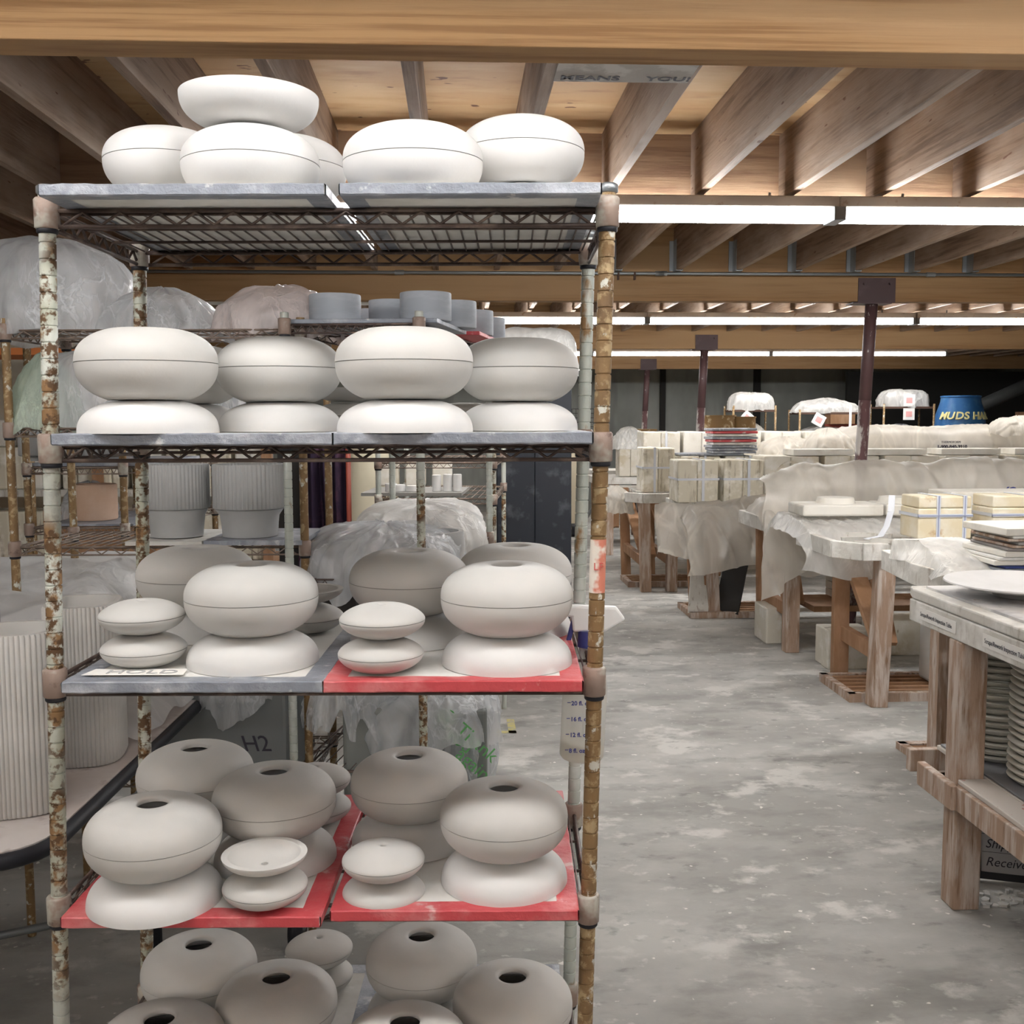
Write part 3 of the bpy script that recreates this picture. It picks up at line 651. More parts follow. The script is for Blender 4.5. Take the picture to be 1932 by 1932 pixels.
# shrouded moulds beside it with pale lids
sheet('plastic_sheet','cream film wrapped round the low bundle left of the yellowed mold',[(6.08,.66),(6.05,.85),(6.12,.95),(6.3,.985),(6.75,.985),(6.85,.9)],2.02,2.74,pl,3,nx=100,amp=.022,hemA=.08)
for i,(x,y,w_,d,z,h) in enumerate(((2.34,6.40,.50,.3,1.005,.07),(2.74,6.42,.26,.3,1.005,.07))):
    o=MB().box((0,0,h/2),(w_,d,h)).build('mold_lid',plaster_w,None,bevel=.012,at=(0,0,0)); o.location=(x,y,z); tag(o,('wider','narrower')[i]+' white plaster mold lid lying on the cream bundle','mold','white plaster lids')
    k=MB().lathe([(0,0),(.12,0),(.11,.035),(0,.035)],(0,0,h),24).build('raised_disc',plaster_w,None,auto=40); k.parent=o
plank(2.88,3.7,6.0,6.3,.925,.24,'plaster_block','long white plaster block behind the yellowed molds',plaster_w,'mold')
# --- row B
bench('second casting bench hidden under the widest film',2.12,6.2,6.98,7.75,.918,.095,((2.28,.0),(4.4,0)))
sheet('plastic_sheet','widest milky film draped over the second row of molds behind the yellowed molds',[(6.93,.60),(6.92,.85),(6.94,1.16),(7.0,1.26),(7.1,1.285),(7.18,1.27)],2.06,6.3,pl_s,7,nx=260,nn=60,amp=.03,hemA=.14,lumps=((2.9,.25,.02),(3.6,.3,.035),(4.5,.35,.03),(5.4,.3,.02)))
bsh=bpy.data.objects['plastic_sheet.001']
LOC[bsh.name]=Vector((0,0,0))
v=atY(1893,934,6.86); text('(O  SY',.075,frame(v,(1,0,0),(0,0,1)),inkblue,bsh,name='blue_print',shear=.2,off=.003,ext=.002)
sheet('plastic_sheet','hanging tongue of film at the left end of the second bench',[(6.86,.46),(6.85,.7),(6.9,.95),(7.0,1.04),(7.3,1.04)],2.02,2.56,pl_s,9,nx=50,amp=.03,hemA=.25)
for i in range(6): mold(2.55+.62*i,7.35,.925,.42,.42,.31,('first','second','third','fourth','fifth','sixth')[i]+' mold from the left, a vague block under the widest film',plaster,straps='c',grp='molds under the widest film')
def text_on(body,size,o,xa,ya,mt,parent,**k): return text(body,size,frame(Vector(o),xa,ya),mt,parent,**k)
mold(2.50,6.62,0,.30,.26,.25,'cream plaster mold block standing on the floor between the first two benches',plaster,straps='',split='f',near=True)
mold(2.24,7.42,0,.12,.3,.26,'narrow cream plaster block on the floor at the foot of the second bench',plaster,straps='',split='n')
mold(3.0,7.0,0,.36,.3,.24,'cream plaster block on the floor behind the nearest bench leg',plaster,straps='',split='n')
o=MB().box((0,0,.17),(.22,.2,.34)).build('white_canister',white,None,bevel=.02); o.location=(2.86,5.98,.052); tag(o,'white plastic canister on the slatted rack beneath the nearest bench','canister')
for i in range(5): plank(2.72,3.0,7.35,7.6,.3+.055*i,.05,'plaster_slab','%s white slab in the stack under the second bench'%('lowest','second','third','fourth','topmost')[i],plaster_w,'slab','white slabs under the second bench')
o=MB().bx(2.5,6,7.2,7.7,.24,.28).build('lower_shelf',brownwood,None); tag(o,'dark shelf board under the second casting bench','shelf')
# --- row C
bench('third casting bench half covered by crumpled film',1.82,6.6,8.30,9.0,.918,.1,((2.02,.05),(4.4,0)))
pallet(1.86,2.7,8.25,8.75,'slatted rack with a leaning slab under the third bench')
o=MB().bar((1.93,8.3,.03),(2.03,8.55,.78),.16,.03).build('leaning_board',whitewood,None); tag(o,'grey-white board leaning against the third bench','board')
o=MB().bar((2.16,8.3,.03),(2.36,8.6,.62),.2,.02).build('leaning_board',dark,None); tag(o,'dark board leaning behind the grey-white board under the third bench','board')
sheet('plastic_sheet','crumpled film hanging far down over the left end of the third bench',[(7.93,.45),(7.9,.6),(7.93,.84),(8.02,.93),(8.2,.97),(8.27,.96)],1.76,2.56,pl_s,12,nx=110,amp=.03,hemA=.2,tilt=.14)
sheet('plastic_sheet','film tongue with small printing at the far left of the third bench',[(8.22,.50),(8.2,.6),(8.24,.80),(8.27,.90),(8.3,.93)],1.58,1.86,pl_s,14,nx=60,amp=.025,hemA=.1)
for i in range(9):
    x=1.93+.37*i if i<2 else 2.72+.5*(i-2)
    t=mold(x,8.62 if i>1 else 8.52,.925,.33 if i<2 else .46,.36,.34 if i<2 else .365,('leftmost strapped','second strapped','third round-bellied','fourth round-bellied','fifth round-bellied','sixth round-bellied','seventh round-bellied','eighth round-bellied','ninth round-bellied')[i]+' mold from the left in the third row',plaster_s if i<2 else plaster,straps='ch' if i<2 else '',split='v',grp='molds of the third row')
    if i>=2: MB().lathe([(.12,0),(.14,0),(.14,.012),(.12,.012)],(0,0,0),24,close=True).build('round_rib',plaster,None).parent=t; r_=t.children[-1]; r_.data.transform(Matrix.Translation((0,-.185,.19))@Matrix.Rotation(PI/2,4,'X'))
for i in range(7):
    x=2.75+.62*i; plank(x,x+.5,8.5,8.78,1.292,.05,'mold_lid','%s white lid from the left along the top of the third row'%('first','second','third','fourth','fifth','sixth','seventh')[i],plaster_w,'mold','white lids on the third row')
# --- row D
bench('fourth casting bench with a strapped mold on its corner',1.58,7.4,9.55,10.75,.915,.09,((1.72,.02),(1.98,0),(4.5,0)))
pallet(1.62,2.4,9.85,10.35,'slatted rack under the fourth bench')
mold(1.86,9.80,.92,.30,.34,.41,'stained mold with crossed straps at the corner of the fourth bench',plaster_s,straps='vh',split='v',grp='molds of the fourth row')
for i in range(5):
    mold(2.25+.42*i,9.85,.92,.38,.4,.33,('first','second','third','fourth','fifth')[i]+' mold from the left behind the crossed straps in the fourth row',plaster_s if i%2==0 else plaster,straps='c',split='v',grp='molds of the fourth row')
plank(2.06,2.66,9.66,10.0,1.254,.02,'taped_tray','long grey taped board lying on the molds of the fourth row',tape_g,'board')
for i in range(5): mold(2.0+.4*i,10.4,.92,.37,.36,.55,('first','second','third','fourth','fifth')[i]+' tall mold from the left standing behind the fourth row',plaster_w if i%2 else plaster,straps='c' if i==0 else '',split='v',grp='tall molds behind the fourth row')
cols=(tape_g,tape_r,board,tape_g,tape_r,board,tape_g,tape_g)
for i in range(9):
    o=plank(2.36-.01*(i%3),2.76+.01*(i%2),9.60,9.9,1.276+.026*i,.022,'taped_board','%s taped board in the pile beside the middle column'%('lowest','second','third','fourth','fifth','sixth','seventh','eighth','topmost')[i],cols[(8-i)%8],'board','pile of taped boards beside the middle column',rz=.03*(i%3-1))
sheet('plastic_sheet','long film wall over the back molds in front of the blue barrel',[(9.85,1.22),(9.84,1.3),(9.88,1.46),(9.98,1.50),(10.5,1.50),(10.7,1.3)],3.55,8.2,pl_s,21,nx=170,amp=.02,hemA=.02,lumps=((4.2,.3,.02),(5.2,.35,.025),(6.4,.3,.03)))
lw=[o for o in bpy.data.objects if o.get('label','').startswith('long film wall')][0]
v=atY(1768,846,9.79); text('1-900-840-3910',.045,frame(v,(1,0,0),(0,0,1)),ink,lw,name='black_print',off=.0015,ext=.002); v=atY(1776,836,9.79); text('THERMOFORM',.028,frame(v,(1,0,0),(0,0,1)),ink,lw,name='black_print',ext=.002)
o=bag('plastic_sheet','grey film hump left of the long film wall',(3.42,9.6,1.24),.24,.25,.26,31,pl_s,nf=6,crump=.02)
bag('plastic_sheet','tilted cream film corner behind the pile of taped boards',(3.2,10.1,1.24),.3,.2,.17,33,pl_s,nf=7,crump=.02)
for i in range(3): mold(4.4+.5*i,10.15,.92,.44,.42,.34,('first','second','third')[i]+' mold under the long film wall',plaster,straps='',grp='molds under the long film wall')
o=MB(); 
p0=Vector((5.35,9.7,1.50))
bag('plastic_sheet','knotted twist of film at the right end of the long film wall',(5.35,9.85,1.44),.26,.2,.17,35,pl_s,nf=5,crump=.02)
tag(MB().tube([(5.38,9.72,1.55),(5.55,9.65,1.45),(5.68,9.62,1.3)],[.012,.035,.05],8).build('film_tail',pl_s,None,True),'tail of twisted film hanging over the long film wall','plastic sheet')
# --- row E and beyond
bench('fifth casting bench with a single mold and draped film',1.62,6,12.2,12.85,.915,.08,((1.78,0),(4.2,0)),slats=False)
mold(2.04,12.42,.92,.28,.3,.32,'plain mold with film on top at the corner of the fifth bench',plaster,straps='',split='v',grp='molds of the fifth row')
bag('plastic_sheet','white film bundle on the mold of the fifth bench',(2.06,12.5,1.24),.2,.18,.26,41,pl,nf=7,crump=.03)
for i in range(5): mold(2.42+.42*i,12.45,.92,.36,.4,.36,('first','second','third','fourth','fifth')[i]+' mold from the corner of the fifth bench',plaster if i%2 else plaster_w,straps='c' if i==0 else '',split='v',grp='molds of the fifth row')
bag('plastic_sheet','pointed tongue of film hanging left of the fourth bench',(1.50,9.9,.72),.16,.2,.24,43,pl_s,nf=5,crump=.02)
bench('sixth casting bench, the farthest along the aisle',1.72,3.2,13.5,14.1,.93,.08,((1.86,0),),slats=False)
t=thing('sack_truck',(1.62,14.3,0),'sack truck with a tall cream panel at the far end of the aisle','hand truck')
MB().bar((1.58,14.2,.1),(1.55,14.45,1.12),.18,.03).build('panel',cream,t); MB().tube([(1.55,14.2,.09),(1.65,14.2,.09)],.09,16).build('wheel',blackp,t,True); MB().bar((1.62,14.15,.03),(1.85,14.25,.4),.03,.03).build('strut',galv,t)
# racks far behind with bagged loads
def frack(x,y,wd,dp,zs,label,top):
    t=thing('storage_rack',(x,y,0),label,'rack','far storage racks')
    for u in(0,1):
        for v in(0,1): MB().tube([(x+wd*u,y+dp*v,0),(x+wd*u,y+dp*v,top)],.016,8).build('post',rust_b,t,True)
    for z in zs: MB().bx(x,x+wd,y,y+dp,z-.03,z).build('shelf',darkbrown,t)
    return t
frack(4.02,15.2,.62,.5,(.8,1.25,1.72),'far storage rack with a square bagged load, left of the three',1.78)
bag('bagged_load','square bagged load on top of the left far rack',(4.33,15.42,1.72),.31,.24,.25,51,pl,cat='bag',ex=4,ez=4,nf=6,crump=.02)
bag('bagged_load','sagging bag under the left far rack shelf',(4.3,15.42,1.25),.28,.22,.28,52,pl_s,cat='bag',nf=6,crump=.02)
frack(5.0,15.2,.95,.5,(.8,1.25,1.68),'middle far storage rack with red-printed sacks',1.72)
bag('bagged_load','long grey-and-red printed sack on the middle far rack',(5.45,15.42,1.68),.5,.22,.2,53,pl,cat='bag',nf=7,crump=.02)
bag('bagged_load','low sack on the lower shelf of the middle far rack',(5.4,15.42,1.25),.42,.22,.22,54,pl,cat='bag',nf=7,crump=.02)
frack(6.25,15.2,.75,.5,(.8,1.2,1.76),'right far storage rack behind the nearest column',1.8)
bag('bagged_load','bagged load on top of the right far rack',(6.62,15.42,1.76),.36,.22,.25,55,pl,cat='bag',ex=4,ez=4,nf=6,crump=.02)
bag('bagged_load','greenish bag on the lower shelf of the right far rack',(6.62,15.42,1.2),.34,.22,.3,56,pl_c,cat='bag',nf=6,crump=.02)
for k,(x,y,z,rz,lab) in enumerate(((4.22,15.19,1.60,.7,'tilted pale tag on the left far rack'),(5.28,15.19,1.57,.5,'tilted pale tag on the middle far rack'),(6.62,15.19,1.65,0,'upright pale tag hanging from the right far rack'),(6.62,15.19,1.85,0,'pale tag on the top load of the right far rack'))):
    o=MB().box((0,0,0),(.17,.004,.17),0,0,rz).build('paper_tag',paper,None); o.location=(x,y,z); tag(o,lab,'tag','pale tags on the far racks')
    MB().box((0,-.003,0),(.09,.002,.08),0,0,rz).build('red_print',mat('faded_red',(.75,.38,.36),.7),None).parent=o
o=MB().tube([(5.62,14.9,0),(5.64,14.9,1.78)],.018,8).build('white_pole',white,None,True); tag(o,'thin upright white pole between the far racks','pole')
t=thing('red_trolley',(5.8,16.2,0),'dark red metal frame between the far racks','trolley')
for x in(5.75,6.2): MB().bar((x,16.2,0),(x,16.2,1.5),.05,.05).build('post',redmetal,t)
for z in(1.25,1.45): MB().bx(5.75,6.2,16.17,16.23,z,z+.05).build('rail',redmetal,t)
plank(5.78,6.17,16.1,16.35,1.502,.2,'cardboard_box','brown box on the dark red frame',brownwood,'box')
# barrels
def barrel(x,y,z,r,h,label,mt,name='barrel',grp=None):
    t=thing(name,(x,y,z),label,'barrel',grp)
    MB().lathe([(r*.82,0),(r*.9,h*.03),(r*.99,h*.3),(r,h*.42),(r,h*.55),(r*.97,h*.72),(r*.8,h*.93),(r*.78,h)],(x,y,z),32).build('body',mt,t,auto=50)
    for q in(.3,.44): MB().lathe([(r*1.0,h*q),(r*1.025,h*q+.01),(r*1.0,h*q+.02)],(x,y,z),32).build('hoop',mt,t,True)
    MB().lathe([(r*.74,h),(r*.8,h+.004),(r*.8,h+.025),(r*.74,h+.03)],(x,y,z),32).build('rim',mt,t,True)
    return t
t=barrel(7.25,14.9,1.02,.345,.86,'blue plastic barrel with yellow hand lettering on the raised platform at the back right',blue)
for i,ch in enumerate('MUDSHARK'):
    a=-PI/2+(-2.9+i)*.34-.20; 
    if i>6: continue
    r=.352; c=Vector((7.25+cos(a)*r,14.9+sin(a)*r,1.575))
    text(ch,.15,frame(c-Vector((-sin(a),cos(a),0))*.05,(-sin(a),cos(a),0),(cos(a)*-.35,sin(a)*-.35,1)),yellow,t,shear=.15,off=.004,ext=.012)
plank(6.9,8.2,14.5,15.4,.9,.12,'platform','dark platform carrying the blue barrel',dark,'platform')
MB().bx(-.6,.6,-.4,.4,-.9,0).build('base',dark,None).parent=[o_ for o_ in bpy.data.objects if o_.name=='platform'][0]
plank(8.6,9.0,15.5,15.9,1.42,.26,'cardboard_box','brown open box at the far right behind the film',brownwood,'box')
o=MB().tube([(7.6,15.8,1.6),(9.3,15.8,2.35)],.1,12).build('diagonal_duct',mat('duct',(.06,.062,.06),.5),None,True); tag(o,'dark diagonal duct rising behind the blue barrel','duct')
for i,(x,z,r,h) in enumerate(((3.62,1.28,.26,.34),(4.0,1.28,.17,.32),(2.62,1.25,.16,.18),(2.95,1.2,.14,.14))):
    o=MB().lathe([(r,0),(r*1.02,h*.5),(r,h),(r*1.05,h),(r*1.05,h+.02),(0,h+.02)],(0,0,0),24).build('drum',mat('drum_brown',(.22,.13,.05),.6,[((.5,.4,.25),9,.56,.66)]),None,auto=40); o.location=(x,14.6,z); tag(o,('large brown drum beside the middle column','small brown drum right of the middle column','low dark drum at the far left of the back shelf','smallest drum on the back shelf')[i],'drum')
o=MB().bx(2.4,4.4,14.35,14.9,1.16,1.2).bx(2.4,2.46,14.35,14.4,0,1.16).bx(4.34,4.4,14.35,14.4,0,1.16).build('back_shelf',darkbrown,None); tag(o,'dark back shelf carrying brown drums','shelf')
# wire grid on far wall
t=thing('wire_grid',(1.97,16.5,0),'small dark wire grid with a white clip at the far end of the aisle','grid')
m_=MB()
for i in range(6): m_.tube([(1.8+.07*i,16.5,1.1),(1.8+.07*i,16.5,1.75)],.004,4)
for i in range(10): m_.tube([(1.8,16.5,1.12+.07*i),(2.15,16.5,1.12+.07*i)],.004,4)
m_.tube([(1.8,16.5,0),(1.8,16.5,1.75)],.012,6).build('grid',dark,t); MB().box((2.0,16.48,1.8),(.07,.02,.1),0,0,.4).build('clip',white,t)
# ------------------------------------------------------------------ inspection table
t=thing('inspection_table',(1.66,3.3,0),'big worn inspection table at the right edge with printed white labels','table')
TX=1.60; ZT_=1.0
MB().prism([(TX,2.0),(TX+1.4,2.0),(TX+1.4,3.66),(TX+.02,3.66),(TX,3.6)],.965,1.0).build('tabletop',whitewood,t,bevel=.006)
MB().bx(TX,TX+.038,2.0,3.62,.885,.963).build('side_apron',whitewood,t,bevel=.005); MB().bx(TX+.04,TX+1.4,3.58,3.618,.885,.963).build('end_apron',whitewood,t,bevel=.005)
MB().bx(TX+.05,TX+1.35,2.0,3.6,1.0,1.008).build('board_cover',mat('table_cover',(.45,.44,.44),.8,[((.72,.7,.68),5,.45,.6),((.3,.2,.12),20,.66,.72)]),t)
for (x,y) in((TX+.045,3.27),(TX+1.3,3.27),(TX+.045,2.1)): MB().bar((x,y,0),(x,y,.885),.09,.09).build('leg',oldwood,t,bevel=.006)
MB().bx(TX-.014,TX+.018,2.0,3.222,.345,.425).bx(TX-.03,TX-.001,3.2,3.455,.345,.425).build('lower_rail',oldwood,t,bevel=.004)
MB().bx(TX+.0,TX+1.3,3.575,3.61,.345,.425).build('lower_end_rail',oldwood,t,bevel=.004)
MB().bx(TX+.095,TX+1.3,2.0,3.575,.426,.442).bx(TX-.0,TX+.094,2.0,3.22,.426,.442).build('lower_shelf',mat('dusty_pink_shelf',(.60,.55,.50),.8,[((.45,.2,.16),24,.66,.7)]),t,bevel=.003)
for y in(3.535,3.09):
    l_=MB().bx(TX-.0025,TX-.0005,y-.27,y,.905,.945).build('printed_label',paper,t)
    text('Scrape/Rework Inspection Table',.0205,frame(Vector((TX-.0035,y-.012,.918)),(0,-1,0),(0,0,1)),ink,l_,xs=.86,off=0,ext=.0002)
plank(TX+.1,TX+1.3,2.3,3.56,.443,.008,'grey_mat','dark grey mat on the lower shelf under the stacked rings',mat('grey_mat',(.2,.2,.21),.7),'mat')
# stacks of plaster rings
ring0=None
for s,(x,y,n_) in enumerate(((1.835,3.43,20),(1.86,3.14,20))):
    for i in range(n_):
        jx=.006*nz3((i*3.1,s,0)); jy=.006*nz3((i*2.7,s,5)); loc=(x+jx,y+jy,.452+i*.0232)
        lab=('%s of the visible rings in the %s stack on the lower shelf'%(('Lowest','Second','Third','Fourth','Fifth','Sixth','Seventh','Eighth','Ninth','Tenth','Eleventh','Twelfth','Thirteenth','Fourteenth','Fifteenth','Sixteenth','Seventeenth','Eighteenth','Nineteenth','Topmost')[i],('full','right-hand cut-off')[s])).lower()
        if ring0 is None:
            ring0=MB().lathe([(.088,.004),(.098,0),(.105,.002),(.126,.0165),(.128,.0195),(.125,.0215),(.100,.020),(.090,.017)],loc,56,close=True).build('plaster_ring',mat('ring_plaster',(.68,.66,.59),.8,[((.78,.76,.7),6,.5,.62)],rnd=True),None,at=loc,auto=60); o=ring0
        else: o=ring0.copy(); col.objects.link(o)
        o.location=loc; o.rotation_euler=(.02*nz3((i,s,1)),.02*nz3((i,s,2)),i*1.1); tag(o,lab,'ring','stacked plaster rings under the inspection table')
# things on the table
def plate(x,y,z,r,label,h=.036):
    o=MB().lathe([(0,0),(r*.35,0),(r*.4,h*.6),(r*.8,h*.9),(r,h*1.25),(r*.99,h*1.25+.004),(r*.8,h+.003),(r*.3,h*.7),(0,h*.7)],(0,0,0),48,lambda t,z_:1+.04*cos(2*t+x*9)).build('clay_plate',clay_l,None,auto=60); o.location=(x,y,z); return tag(o,label,'plate','thin pale plates on the inspection table')
plate(1.86,3.36,1.012,.25,'widest thin pale plate at the far corner of the inspection table')
plate(1.99,2.98,1.012,.15,'small thin pale plate near the right edge of the photo')
plate(2.16,3.08,1.028,.2,'thin pale plate lying across its neighbours')
o=MB().bar((1.95,3.06,1.035),(2.05,2.9,1.042),.035,.006).build('wooden_rib',whitewood,None); tag(o,'flat pale wooden rib on the plates','tool')
sh=((.012,board),(.012,tape_g),(.01,mat('blue_edge',(.03,.05,.2),.5)),(.02,plaster_w),(.014,board),(.022,plaster_w),(.012,mat('grey_slab',(.25,.23,.22),.8)),(.012,oldwood),(.012,mat('grey_slab2',(.3,.29,.28),.8)),(.012,oldwood),(.012,board),(.03,plaster_w))
# small side bench behind the table corner
t=thing('side_bench',(2.2,4.15,0),'low whitewashed bench corner just behind the inspection table','bench')
MB().prism([(1.95,3.92),(3.2,3.92),(3.2,4.8),(1.98,4.8),(1.92,4.33)],.895,.985).build('top_frame',whitewood,t,bevel=.004)
for x,y in((2.1,4.0),(3.0,4.0),(2.2,4.6)): MB().bar((x,y,0),(x,y,.895),.09,.09).build('leg',oldwood,t)
z=.987
for i,(h,mt) in enumerate(sh):
    w_=.5-(.04 if i in(6,7,8,9,10) else 0)
    plank(2.10+.01*(i%3)+(.05 if 6<=i<=10 else 0),2.10+w_+.02*(i%2),3.97,4.3,z,h*.95,'stacked_slab','%s slab from the bottom in the pile behind the inspection table'%('lowest','second','dark blue third','fourth','fifth','sixth','seventh','eighth','ninth','tenth','eleventh','topmost white')[i],mt,'slab','pile of slabs behind the inspection table',rz=.04*((i*7)%3-1)); z+=h*.95+.001
sheet('plastic_sheet','folded film lying on the low bench left of the slab pile',[(4.0,.99),(4.03,1.0),(4.15,1.035),(4.4,1.075),(4.6,1.06)],1.93,2.2,pl,61,nx=60,amp=.012,hemA=.01)
pallet(2.12,2.9,4.40,4.9,'slatted rack on the floor just behind the inspection table',.035)
# whiteboard on the floor under the table
t=thing('whiteboard',(1.80,3.3,0),'black-framed board with handwriting leaning under the inspection table','board')
o_=Vector((1.775,3.44,.012)); xa=Vector((1,-.35,0)).normalized(); ya=Vector((.08,.35,1)).normalized()
M_=frame(o_,xa,ya)
def bb(x0,x1,y0,y1,z0,z1,nm,mt):
    m_=MB().bx(x0,x1,y0,y1,z0,z1); m_.v=[M_@v for v in m_.v]; return m_.build(nm,mt,t)
bb(0,.7,0,.3,-.012,0,'panel',mat('whiteboard_face',(.5,.5,.52),.4)); bb(0,.7,-.0,.024,-.014,.008,'frame_rail',blackp); bb(0,.026,.0,.3,-.014,.008,'frame_stile',blackp); bb(0,.7,.276,.3,-.014,.008,'frame_rail',blackp)
for i,(s_,z_) in enumerate((('Kalinda',.165),('Shipping',.105),('Received',.045))): text(s_,.042,M_@Matrix.Translation((.04,z_,.001)),ink,t,name='handwriting',shear=.3,ext=.0003)
text('TW 00',.03,M_@Matrix.Translation((.20,.05,.001)),ink,t,name='handwriting',shear=.3,ext=.0003)
for z_ in(.15,.09,.21): bb(.03,.68,z_,z_+.0015,0,.001,'ruled_line',ink)
# clay shards
random.seed(4)
for i in range(26):
    px=1842+random.random()*88; py=1682+random.random()*30; p=atZ(px,py,0); s_=.008+.012*random.random()
    m_=MB(); n_=5; m_.prism([(p.x+cos(6.28*k/n_)*s_*random.uniform(.5,1.3),p.y+sin(6.28*k/n_)*s_*random.uniform(.5,1.3)) for k in range(n_)],.0005,.004+.01*random.random())
    tag(m_.build('clay_shard',clay,None,at=(p.x,p.y,0)),'broken clay shard among the crumbs on the floor under the inspection table','shard','clay shards under the inspection table')
#__PART3__
# ------------------------------------------------------------------ spray bottle on the rack side
c=W(.124,1.86,.99)
t=thing('spray_bottle',c,'translucent spray bottle with blue fluid-ounce marks hanging beside the rusty post','bottle')
ax=Vector((.05,.0,1)).normalized()
m_=MB(); prof=[(0,0),(.036,0),(.040,.006),(.040,.13),(.037,.15),(.022,.175),(.014,.19),(.014,.205)]
pts=[c+ax*z for r,z in prof]
m_.tube(pts,[max(r,.001) for r,z in prof],28).build('bottle_body',bottle,t,auto=50)
prof=[(0.002,.003),(.037,.004),(.037,.033),(0.002,.034)]
MB().tube([c+ax*z for r,z in prof],[r for r,z in prof],28).build('liquid',mat('milky_liquid',(.72,.66,.52),.5),t,auto=50)
MB().tube([c+ax*.203,c+ax*.232],.018,20).build('trigger_collar',inkblue,t,auto=50)
h=c+ax*.232
MB().prism([(-.028,0),(.03,0),(.066,.022),(.05,.044),(-.05,.048),(-.055,.03),(-.03,.026)],-.011,.011,lambda x,y,z:h+ER*x+EF*z+Vector((0,0,y))).build('spray_head',white,t,bevel=.004)
MB().prism([(-.03,.02),(-.022,.02),(-.034,-.03),(-.048,-.045),(-.052,-.04),(-.04,-.02)],-.006,.006,lambda x,y,z:h+ER*x+EF*z+Vector((0,0,y))).build('trigger',inkblue,t,bevel=.002)
MB().tube([c+ax*.02,c+ax*.2],.0025,6).build('dip_tube',mat('dip_tube',(.5,.5,.5),.5),t,True)
for i,s_ in enumerate(('8 fl. oz.','12 fl. oz.','16 fl. oz.','20 fl. oz.')):
    text(s_,.0105,frame(c+ax*(.022+.0285*i)-EF*.0415-ER*.026,ER,ax),inkblue,t,name='measure_mark',off=.0003)
    MB().box(c+ax*(.026+.0285*i)-EF*.0385-ER*.030,(.006,.0006,.0012)).build('tick_mark',inkblue,t)
# ------------------------------------------------------------------ rack B (bags on top) and rack C
RB=thing('wire_rack',W(-1.06,3.2,0),'second wire rack behind on the left with bagged ware on top','rack')
def PB(u,v,z): return W(-1.50+.875*u,3.16+.43*v,z)
for u in(0,1):
    for v in(0,1): post(PB,u,v,0,1.9,rust_b,RB,r=.0127,groove=False)
for z in(1.865,1.575,1.218,.5): wireshelf(PB,z,28,'wire_shelf',RB,wire_l,collarm,r1=.003)
a=W(-1.45,3.38,1.87); bag('bagged_ware','tallest bagged bundle at the far left on the second rack',W(-1.47,3.40,1.868),.29,.24,.30,71,pl_c,cat='bag',nf=8,crump=.012,ez=2.4)
bag('bagged_ware','low dark bag with a gathered top in the middle of the second rack',W(-1.10,3.38,1.868),.20,.22,.145,72,pl_c,cat='bag',nf=14,crump=.008,ez=1.7,fold=.14)
bag('bagged_ware','low pinkish bag nearest the blue-grey cylinders on the second rack',W(-.735,3.38,1.868),.195,.22,.145,73,plastic('plastic_film_pink',(.80,.72,.70),.8,.3,12),cat='bag',nf=6,crump=.010,ez=2.4)
for i,(x,D,r,h) in enumerate(((-1.10,3.4,.07,.09),(-1.2,3.3,.05,.07),(-.74,3.36,.06,.09),(-.66,3.42,.05,.1),(-1.5,3.4,.1,.2))):
    o=MB().lathe([(r*.9,0),(r,h*.5),(r*.95,h),(r*.8,h),(r*.8,h*.3),(0,h*.3)],(0,0,0),28).build('clay_pot',clay_grey,None,auto=50); o.location=W(x,D,1.87); tag(o,('pot inside the middle gathered bag','small pot at the left inside the middle gathered bag','pot inside the pinkish bag','smaller pot inside the pinkish bag','tall pot inside the tallest bag')[i],'pot','pots inside the bags on the second rack')
bag('bagged_ware','large clear bag with green printing on the middle shelf of the second rack',W(-1.33,3.38,1.577),.20,.2,.24,75,pl_c,cat='bag',nf=9,crump=.012,ez=2.6)
bag('bagged_ware','grey bag beside the green-printed one, behind the left vases',W(-1.06,3.4,1.577),.19,.2,.24,76,pl_c,cat='bag',nf=7,crump=.012,ez=3)
b_=bag('bagged_ware','green-tinted bag corner at the far left behind the rusty post',W(-1.45,3.3,1.577),.105,.15,.23,77,plastic('plastic_film_green',(.60,.70,.58),.7,.3,16),cat='bag',nf=8,crump=.01,ez=1.6)
# fluted pots on rack B
def fluted(x,D,z,r1,h1,r2,h2,label,n=52,mt=clay_grey,grp='grey fluted pots',name='fluted_pot'):
    loc=W(x,D,z); t=thing(name,loc,label,'pot',grp)
    f=lambda t_,z_: 1+.022*(abs(cos(t_*n/2))-.5) if z_>h2+.003 else 1
    MB().lathe([(r1*.96,h2+.001),(r1,h2+.004),(r1,h2+h1-.003),(r1*.985,h2+h1),(r1*.9,h2+h1),(r1*.9,h2+.02),(0,h2+.02)],loc,n*6,f).build('fluted_body',mt,t,auto=60)
    MB().lathe([(r2*.93,0),(r2*.95,h2*.3),(r2,h2*.75),(r1*.95,h2),(0,h2)],loc,48).build('foot',mt,t,auto=60)
    return t
fluted(X(333,950,3.27),3.27,1.240,.1,.138,.085,.085,'left of the two grey fluted pots on the second rack')
fluted(X(471,950,3.27),3.27,1.240,.11,.138,.09,.085,'right of the two grey fluted pots on the second rack')
a=W(-1.02,3.3,1.25); plankD=lambda x0,x1,D0,D1,z,h,nm,lab,mt,cat:tag(MB().prism([(x0,D0),(x1,D0),(x1,D1),(x0,D1)],z,z+h,lambda x,y,q:W(x,y,q)).build(nm,mt,None),lab,cat)
plankD(-1.16,-.93,3.14,3.5,1.2245,.012,'grey_board','warped pale board under the left fluted pot',board,'board')
plankD(-.925,-.63,3.14,3.5,1.2245,.014,'grey_board','grey taped board under the right fluted pot',tape_g,'board')
